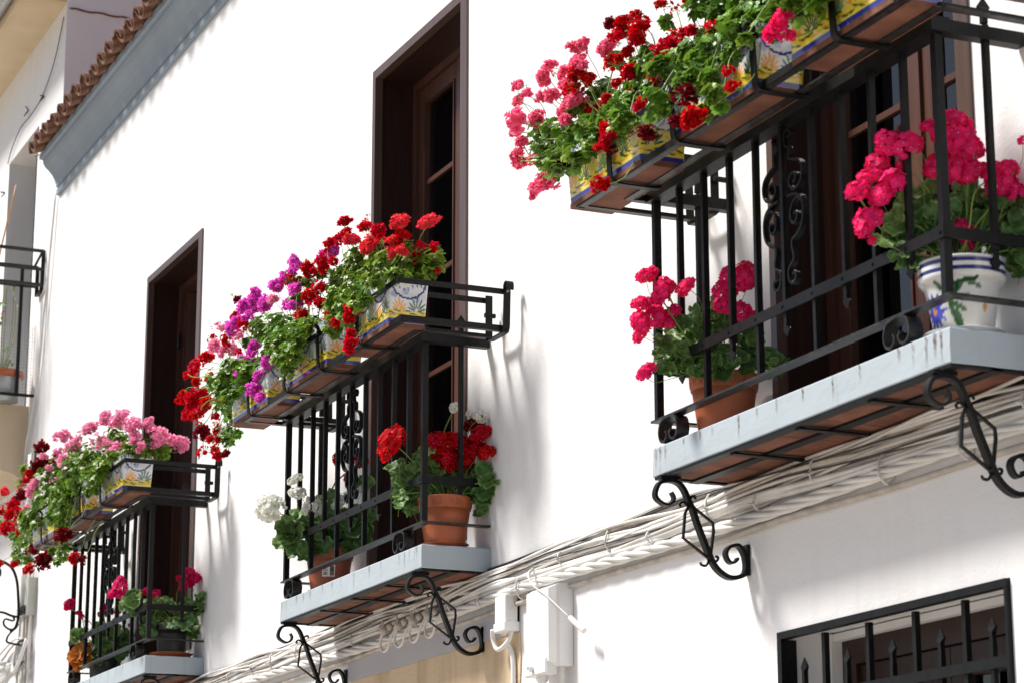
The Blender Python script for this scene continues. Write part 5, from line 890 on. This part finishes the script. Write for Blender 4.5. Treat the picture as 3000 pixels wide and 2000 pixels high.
# terminal blocks with hanging loops
for k,x in enumerate((-11.02,-10.83,-10.64,-10.45)):
    lab=['white cable clamp with a hanging loop, leftmost of four under the middle balcony','white cable clamp with a hanging loop, second from left under the middle balcony','white cable clamp with a hanging loop, third from left under the middle balcony','white cable clamp with a hanging loop, nearest the right bracket of the middle balcony'][k]
    t=thing('cable_clamp',lab,'cable clamp',(x,-.07,1.55),'cable clamps under the middle balcony')
    b=MB(); b.tube([(0,.02,.02),(.0,-.02,.0),(.02,-.03,-.02)],.020,'dingy_cable',n=8); b.tube([(-.03,0,.0),(.03,0,.01)],.015,'white_cable',n=8); b.tube([(-.045,-.005,.012),(-.04,-.02,.02),(-.05,-.03,.005)],.007,'dingy_cable',n=6); mbo('clamp_body',b,t,smooth=True)
    b=MB(); b.tube(smooth([(0,-.03,.03),(.012,-.03,.035),(.018,-.03,.005),(.008,-.03,-.01),(-.004,-.03,.005),(0,-.03,.03)],4),.0035,'dingy_cable',n=5); mbo('wire_eye',b,t,smooth=True)
    b=MB(); b.tube(smooth([(.015,-.02,-.005),(-.012,-.03,-.045),(-.010,-.03,-.085),(.03,-.03,-.112),(.085,-.03,-.10),(.12,-.028,-.05),(.15,.0,.01)],5),.0062,'white_cable',n=7); mbo('hanging_loop',b,t,smooth=True)
# small junction box
def rbox(mb,x0,x1,y0,y1,z0,z1,m,r_=.008):
    """box with chamfered front edges"""
    a=[(x0,y1,z0),(x1,y1,z0),(x1,y1,z1),(x0,y1,z1)]; b=[(x0,y0+r_,z0),(x1,y0+r_,z0),(x1,y0+r_,z1),(x0,y0+r_,z1)]; c=[(x0+r_,y0,z0+r_),(x1-r_,y0,z0+r_),(x1-r_,y0,z1-r_),(x0+r_,y0,z1-r_)]
    mb.add(a+b+c,[(3,2,1,0),(0,1,5,4),(1,2,6,5),(2,3,7,6),(3,0,4,7),(4,5,9,8),(5,6,10,9),(6,7,11,10),(7,4,8,11),(8,9,10,11)],m)
t=thing('junction_box','small white electrical box under the cables, left of the larger one','junction box',(-9.68,0,1.38))
b=MB(); rbox(b,-.055,.06,-.068,-.002,.0,.15,'white_box',.004); mbo('box_body',b,t)
b=MB(); rbox(b,-.060,.064,-.073,-.004,-.004,.036,'white_box',.004); mbo('box_lid',b,t)
b=MB(); b.lathe([(0,.002),(.012,.002),(.013,0)],'white_box',20); o=mbo('knockout',b,t); o.rotation_euler=(0,math.pi/2,0); o.location=(.0602,-.035,.085)
b=MB(); b.tube(smooth([(.045,-.03,-.002),(.03,-.045,-.05),(-.04,-.06,-.075),(-.075,-.066,-.03),(-.062,-.075,.012)],5),.010,'white_cable',n=8); mbo('hose_loop',b,t,smooth=True)
b=MB(); b.tube(smooth([(.0,-.03,-.055),(.03,-.02,-.12),(.035,-.02,-.30),(.03,-.02,-.8)],4),.012,'white_box',n=8); mbo('down_pipe',b,t,smooth=True)
t=thing('meter_box','large white electrical box with a sleeve hanging across it, under the cables','junction box',(-9.2,0,1.17))
b=MB()
W0,W1=-.145,.118
vs=[];prof=[(-.002,W0,W1,0.0,.335),(-.062,W0,W1,.0,.335),(-.075,W0+.006,W1-.006,.006,.329),(-.100,W0+.018,W1-.028,.02,.315)]
for y,a,c,z0,z1 in prof: vs+=[(a,y,z0),(c,y,z0),(c,y,z1),(a,y,z1)]
b.add(vs,[(i*4+j,i*4+(j+1)%4,(i+1)*4+(j+1)%4,(i+1)*4+j) for i in range(3) for j in range(4)]+[(3,2,1,0),(12,13,14,15)],'white_box'); mbo('box_cover',b,t)
b=MB(); rbox(b,W0+.012,W1-.04,-.108,-.05,-.028,.035,'white_box',.006); mbo('cable_inlet',b,t)
b=MB(); b.tube([(-.05,-.112,.0),(-.05,-.128,.002)],.012,'white_box',n=10); b.tube([(-.05,-.128,.0021),(-.05,-.129,.0021)],.006,'gasket',n=8); mbo('lock_screw',b,t)
b=MB(); b.tube(smooth([(-.03,-.07,-.02),(-.03,-.075,-.06),(-.035,-.06,-.12),(-.03,-.05,-.5)],4),[.025]*4+[.014]*9,'white_box',n=10); mbo('gland',b,t,smooth=True)
b=MB(); b.tube(smooth([(.085,-.04,.004),(.085,-.04,-.05),(.05,-.04,-.12),(-.01,-.04,-.2),(-.03,-.04,-.5)],4),.014,'white_cable',n=8); mbo('hose',b,t,smooth=True)
t=thing('cable_joint','little white sleeve hanging on a thin wire across the large electrical box','cable joint',(-8.90,-.085,1.33))
b=MB(); b.tube([(-.03,-.002,.012),(.055,.02,-.05)],.0125,'white_cable',n=10); b.tube([(-.0305,-.0022,.0124),(-.032,-.0026,.0135)],.008,'gasket',n=8); mbo('sleeve',b,t)
b=MB(); b.tube(smooth([(-.46,.03,.27),(-.44,.0,.245),(-.36,-.02,.19),(-.2,-.02,.115),(-.03,-.002,.012)],4),[.007]*6+[.003]*11,'white_cable',n=6); mbo('wire',b,t,smooth=True)
# lintel and ochre panel below the middle balcony
b=MB(); b.box(-11.72,-9.62,-.012,-.0005,1.372,1.53,'lintel_paint'); tag(mbo('lintel',b),'lilac grey painted lintel band above the ochre wall under the middle balcony','lintel')
b=MB(); n=26; L_=[(-9.615+.012*math.sin(i*.9)+.008*math.sin(i*2.3),1.3715-.11*i) for i in range(n)]
vs=[(-11.69,-.007,z) for x,z in L_]+[(x,-.007,z) for x,z in L_]+[(-11.69,-.0005,z) for x,z in L_]+[(x,-.0005,z) for x,z in L_]
b.add(vs,[(i+1,n+i+1,n+i,i) for i in range(n-1)]+[(n+i+1,3*n+i+1,3*n+i,n+i) for i in range(n-1)]+[(i,2*n+i,2*n+i+1,i+1) for i in range(n-1)],'ochre_wall'); tag(mbo('ochre_panel',b),'ochre painted stretch of wall with water stains under the lintel','wall panel')
# ---------------------------------------------------------- ground floor window with its grille, lower right
t=thing('window_grille','black wrought iron window grille with spear tips, cut by the bottom right corner','grille',(-6.73,.02,.5)); gl=Vector(t.location)
def G(name,mb): o=mbo(name,mb,t); o.location=-gl
b=MB(); b.box(-7.408,-6.052,-.016,.014,1.078,1.103,'iron'); G('top_rail',b)
b=MB(); b.box(-7.408,-7.380,-.016,.045,-.39,1.077,'iron'); G('side_post',b)
b=MB(); b.box(-6.064,-6.052,-.016,.02,-.39,1.077,'iron'); G('side_post',b)
for zz in (.868,.30,-.2):
    b=MB(); b.box(-7.379,-6.065,.012,.020,zz-.017,zz+.017,'iron'); G('cross_rail',b)
for k in range(9):
    x=-7.164+.1385*(k-1)*1.0
    b=MB()
    if k%2: b.box(x-.010,x+.010,.021,.040,-.39,1.077,'iron')
    else: b.box(x-.009,x+.009,.021,.038,-.39,.925,'iron'); arrow(b,x,.0295,.925,.085,w=.018)
    G('grille_bar',b)
w2=thing('ground_floor_window','dark brown wooden window in a deep plastered recess behind the grille','window',(-6.73,.24,.5)); gl=Vector(w2.location)
def G(name,mb,par=None): o=mbo(name,mb,w2); o.location=-gl
b=MB(); b.box(-7.41,-7.34,.16,.238,-.4,1.10,'white_plaster'); b.box(-7.34,-6.06,.17,.238,1.075,1.10,'white_plaster'); G('plaster_return',b)
b=MB(); b.box(-7.338,-7.25,.20,.27,-.4,1.074,'brown_wood'); b.box(-7.25,-6.06,.20,.27,.99,1.074,'brown_wood'); b.box(-6.15,-6.06,.20,.27,-.4,.99,'brown_wood'); G('window_frame',b)
for a,c in ((-7.245,-6.705),(-6.70,-6.155)):
    b=MB(); b.box(a,a+.10,.215,.26,-.39,.985,'brown_wood'); b.box(c-.10,c,.215,.26,-.39,.985,'brown_wood'); b.box(a+.10,c-.10,.215,.26,.885,.985,'brown_wood'); G('sash',b)
    b=MB(); b.box(a+.1,c-.1,.238,.242,-.39,.885,'window_glass'); G('pane',b)
b=MB(); b.box(-6.93,-6.82,.244,.247,.62,.86,'black_plastic')
for k in range(5): b.box(-6.925+.021*k,-6.911+.021*k,.2415,.2435,.80,.855,'galvanised')
for k in range(3): b.box(-6.925,-6.83,.2415,.2435,.775-.05*k,.785-.05*k,'galvanised')
G('sticker',b)
b=MB(); 
for k in range(12): b.box(-6.60,-6.25,.30,.305,.80-.045*k,.82-.045*k,'cane')
G('bamboo_blind',b)
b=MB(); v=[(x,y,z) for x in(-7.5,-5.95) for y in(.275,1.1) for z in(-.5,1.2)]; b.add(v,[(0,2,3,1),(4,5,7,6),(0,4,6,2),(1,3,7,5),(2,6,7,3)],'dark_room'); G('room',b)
# ---------------------------------------------------------- neighbouring house on the left
nh=thing('neighbour_house','taller white house with cream soffit beyond the end of the tiled eaves','house',(-22,0,-1.6)); gl=Vector(nh.location)
def H(name,mb): o=mbo(name,mb,nh); o.location=-gl; return o
b=MB(); ZS=7.56
hol=[(-20.62,-19.50,4.36,6.77)]
wallgrid(b,-31,XL-.003,-1.6,ZS,hol,'white_plaster',y=0,depth=.6); H('wall',b)
b=MB(); b.box(XL-.25,XL-.002,.001,9,-1.6,ZS+3.2,'old_plaster'); b.add([(-31,9,-1.6),(XL-.3,9,-1.6),(XL-.3,9,ZS+1),(-31,9,ZS+1)],[(0,1,2,3)],'old_plaster'); H('side_wall',b)
b=MB(); b.add([(-31,-.36,ZS),(XL-.003,-.36,ZS),(XL-.003,.3,ZS+.001),(-31,.3,ZS+.001)],[(3,2,1,0)],'soffit_paint'); b.box(-31,XL-.003,-.375,-.362,ZS-.02,ZS+.16,'soffit_paint'); b.add([(XL-.003,-.36,ZS),(XL-.003,0,ZS),(XL-.003,0,ZS+.42),(XL-.003,-.36,ZS+.30)],[(0,1,2,3)],'soffit_paint'); H('soffit',b)
b=MB(); n=10; pts=[(-.44+.062*math.cos(a),ZS+.09+.062*math.sin(a)) for a in [math.pi+math.pi*i/n for i in range(n+1)]]
for s_ in (0,):
    vs=[(x,y,z) for x in(-31,XL+.02) for y,z in pts]; b.add(vs,[(i,i+1,n+2+i,n+1+i) for i in range(n)],'galvanised')
H('gutter',b)
b=MB(); b.add([(-31,-.52,ZS+.18),(XL-.26,-.52,ZS+.18),(XL-.26,6,ZS+2.4),(-31,6,ZS+2.4)],[(0,1,2,3),(3,2,1,0)],'roof_clay'); H('roof',b)
b=MB()
pts=[(XL+.004,.02+.055*i,7.505-.0012*i+.006*math.sin(i*1.7)) for i in range(40)]; b.tube(pts,.008,'roof_clay',n=5); H('old_flashing',b)
b=MB(); b.box(-20.60,-20.54,.30,.36,4.36,6.75,'brown_wood'); b.box(-20.54,-19.52,.30,.36,6.69,6.75,'brown_wood'); b.box(-20.54,-20.0,.33,.34,4.36,6.69,'window_glass'); fr=H('balcony_window',b)
b=MB(); b.box(-19.53,-19.508,-.004,.32,4.36,6.765,'black_plastic'); H('dark_edge_strip',b)  # thin dark strip along the right edge of the window opening
b=MB(); v=[(x,y,z) for x in(-20.8,-19.3) for y in(.605,1.5) for z in(4.2,7.0)]; b.add(v,[(0,2,3,1),(4,5,7,6),(0,4,6,2),(1,3,7,5),(2,6,7,3)],'dark_room'); H('room',b)
b=MB(); vs=[]; pr=[(-.55,4.36),(-.57,4.33),(-.55,4.30),(-.53,4.29),(-.53,4.02),(-.40,3.90),(-.25,3.84),(-.10,3.80),(.0,3.74),(.0,4.36)]
k=len(pr)
for x in (-21.4,-19.39): vs+=[(x,y,z) for y,z in pr]
b.add(vs,[(i,i+1,k+i+1,k+i) for i in range(k-1)]+[(k-1,0,k,2*k-1)]+[tuple(range(k-1,-1,-1)),tuple(range(k,2*k))],'cream_plaster'); H('balcony_slab',b)
# its rack and railing
t=thing('balcony_railing','grey iron balcony rack and railing at the far left edge','railing',(-19.2,-.2,4.36)); gl2=Vector(t.location)
def Q(name,mb): o=mbo(name,mb,t); o.location=-gl2
for x,z in ((-19.02,5.552),(-19.02,5.40),(-19.02,5.27),(-19.20,5.46),(-19.20,5.30)):
    b=MB(); b.bar((x,-.75,z),(x,-.02,z),.014,.026,'worn_iron'); b.bar((x,-.75,z),(-21.4,-.75,z),.012,.024,'worn_iron'); Q('rack_rail',b)
b=MB(); b.band(smooth([(-19.02,-.02,5.56),(-19.02,-.02,5.33),(-19.03,-.02,5.26),(-19.08,-.02,5.225),(-19.20,-.02,5.225),(-19.21,-.02,5.25),(-19.21,-.02,5.47)],3),(0,.03,0),.01,'iron'); Q('rack_strap',b)
b=MB(); b.bar((-19.02,-.03,5.545),(-19.21,-.05,5.46),.012,.02,'iron'); Q('rack_brace',b)
for y,w_ in ((-.15,.024),(-.45,.02),(-.62,.03)):
    b=MB(); b.box(-19.18-w_/2,-19.18+w_/2,y-w_/2,y+w_/2,4.40,5.44,'iron'); Q('railing_bar',b)
b=MB(); b.bar((-19.18,-.75,4.40),(-19.18,-.01,4.40),.03,.02,'iron'); Q('bottom_rail',b)
b=MB()
for k in range(30): b.bar((-19.20,-.02-.02*k,4.42),(-19.20,-.02-.02*k,4.98),.0022,.0022,'galvanised')
for k in range(20): b.bar((-19.20,-.02,4.44+.027*k),(-19.20,-.6,4.44+.027*k),.0018,.0018,'galvanised')
o=mbo('wire_netting',b,t); o.location=-gl2; o['kind']='stuff'
t=thing('flower_pot','grey metal bucket with a clay rim behind netting on the neighbouring balcony','flower pot',(-19.33,-.22,4.365))
b=MB(); b.lathe([(0,0),(.115,0),(.13,.19)],'galvanised',32); mbo('bucket',b,t,smooth=True)
b=MB(); b.lathe([(.125,.185),(.155,.19),(.16,.235),(.15,.245),(.135,.235),(.0,.22)],'flower_pot_clay',32); mbo('pot_rim',b,t,smooth=True)
t=thing('dry_plant','leggy half dried potted plant with few leaves on the neighbouring balcony','plant',(-19.33,-.24,4.6))
b=MB()
for k in range(7):
    a=ru(-.09,.09); c=ru(-.09,.09); b.tube(smooth([(0,0,0),(a,c,.2),(a*1.4+ru(-.03,.03),c*1.6,.42),(a*1.7+ru(-.05,.05),c*1.7,.55+ru(0,.25))],4),.004,'dry_bud',n=5)
mbo('stems',b,t,smooth=True,attr=True)
for k in range(11): place('leaf',RND[k%4],t,Vector((ru(-.13,.13),ru(-.16,.1),ru(.0,.7)))+Vector(t.location),frame((ru(-1,1),-.5,ru(0,1)),ru(0,6)),ru(.018,.04),Vector(t.location))
for k in range(4): place('flower_head',HP['R'][k%2],t,Vector((ru(-.1,.1),ru(-.12,.05),ru(.35,.75)))+Vector(t.location),frame((0,-.4,1),ru(0,6)),.022,Vector(t.location))
b=MB(); b.tube(smooth([(0,0,0),(.05,.10,.9),(.08,.24,1.75)],5),.009,'cane',n=7,r1=.006); tag(mbo('bamboo_cane',b,smooth=True,loc=(-19.33,-.46,4.4)),'thin leaning bamboo cane against the left window recess','cane')
# loose wires on the neighbour's wall
b=MB(); b.tube(smooth([(-18.72,-.012,7.45),(-18.95,-.02,7.15),(-19.35,-.018,6.98),(-19.75,-.02,6.94),(-20.15,-.018,6.95),(-20.45,-.02,6.86),(-20.62,-.015,6.77)],5),.0042,'gasket',n=6); tag(mbo('loose_wire',b,smooth=True),'dark loose wire hanging across the upper left wall','wire')
b=MB(); b.tube(smooth([(-18.69,-.02,5.94),(-18.76,-.03,5.4),(-18.88,-.03,4.91),(-18.97,-.03,4.52),(-19.15,-.03,4.2),(-19.30,-.03,3.95),(-19.26,-.03,3.4),(-19.05,-.03,2.9)],5),.009,'white_cable',n=6); tag(mbo('white_wire',b,smooth=True),'cream wire running down beside the neighbouring balcony, the thicker one','wire')
b=MB(); b.tube(smooth([(-18.70,-.02,5.92),(-18.80,-.02,5.3),(-18.85,-.02,4.7),(-18.99,-.02,4.25),(-19.05,-.02,3.7),(-18.98,-.02,3.0)],5),.0055,'white_cable',n=6); tag(mbo('white_wire',b,smooth=True),'thin cream wire hanging in a slack curve nearer the white house','wire')
for k,(x,z) in enumerate([(-19.35,6.98),(-19.45,6.50),(-19.95,7.05),(-20.75,6.55)]):
    b=MB(); 
    for q in range(3): b.tube([(0,-.002,0),(ru(-.05,.05),-.03,ru(-.05,.05))],.005,'gasket',n=5)
    tag(mbo('nail_stub',b,loc=(x,0,z)),['rusty fixing stub on the upper left wall by the wire','rusty fixing stub on the left wall, nearest the tiled roof','rusty fixing stub on the left wall under the soffit','rusty fixing stub on the left wall beside the window'][k],'fixing')
# service pipes and covers at lower left
t=thing('service_pipes','tangle of white pipes and grey covers on the wall at lower left','pipes',(-18.95,-.03,2.2)); gp=Vector(t.location)
b=MB(); rbox(b,-19.07-gp.x,-18.95-gp.x,-.09+.03,.0299,2.62-gp.z,2.94-gp.z,'white_box',.01); mbo('pipe_cover',b,t)
b=MB(); rbox(b,-18.90-gp.x,-18.78-gp.x,-.04,.0299,2.60-gp.z,2.89-gp.z,'grey_box',.006); mbo('grey_cover',b,t)
for k,(x,r_,m) in enumerate([(-19.05,.022,'white_box'),(-18.99,.014,'white_cable'),(-18.93,.010,'black_cable'),(-18.86,.016,'dingy_cable'),(-18.80,.012,'white_cable'),(-19.12,.012,'grey_box')]):
    b=MB(); b.tube([Vector((x+.02*math.sin(z*3+k),-.035-.01*(k%2),z))-gp for z in [3.9-.22*i if k<3 else 3.0-.2*i for i in range(14 if k<3 else 10)]],r_,m,n=8); mbo('pipe',b,t,smooth=True)
b=MB(); b.tube(smooth([Vector(p)-gp for p in [(-19.02,-.08,2.42),(-19.05,-.10,2.25),(-18.95,-.12,2.18),(-18.84,-.10,2.25),(-18.80,-.06,2.42)]],5),.014,'white_cable',n=8); mbo('hose_loop',b,t,smooth=True)
for k in range(9):
    b=MB(); b.tube(smooth([Vector((-18.85-.4*j,-.03-.05*rnd(),2.42-.03*k+.05*math.sin(j*1.5+k)+.0*j))-gp for j in range(9)],3),ru(.006,.014),['white_cable','dingy_cable','galvanised'][k%3],n=6); mbo('cable',b,t,smooth=True)
for k in range(5):
    b=MB(); z=ru(2.2,2.7); b.box(-19.1-gp.x,-18.84-gp.x,-.085+.03,-.075+.03,z-gp.z-.008,z-gp.z+.008,'gasket'); mbo('pipe_clip',b,t)
# wrought iron lamp arm in the lower left corner
t=thing('lamp_bracket','black wrought iron lamp arm with scrolls at the lower left edge','lamp bracket',(-18.95,0,2.6)); gp=Vector(t.location)
b=MB(); f2=lambda L_:smooth([Vector((0,y,z)) for y,z in L_],5)
b.band(f2([(-.33,.44),(-.25,.425),(-.17,.38),(-.125,.28),(-.105,.12),(-.10,.0),(-.12,-.08),(-.16,-.11)]),(.02,0,0),.018,'iron')
b.band(f2([(-.55,.03),(-.30,.03),(-.22,.03),(-.16,.01),(-.10,.0)]),(.02,0,0),.016,'iron')
b.band(f2([(-.14,.0),(-.13,-.02),(-.145,-.03),(-.20,-.02),(-.21,-.06),(-.17,-.095),(-.12,-.09),(-.10,-.05)]),(.018,0,0),.013,'iron')
b.band(f2([(-.12,-.09),(-.16,-.13),(-.18,-.17),(-.165,-.20),(-.02,-.22),(-.002,-.24)]),(.018,0,0),.013,'iron')
b.band(f2([(-.27,.30),(-.255,.32),(-.26,.36),(-.30,.38),(-.34,.36)]),(.018,0,0),.013,'iron'); mbo('scroll_arm',b,t)
b=MB(); b.box(-.012,.012,-.012,-.002,-.30,.1,'iron'); mbo('wall_plate',b,t)
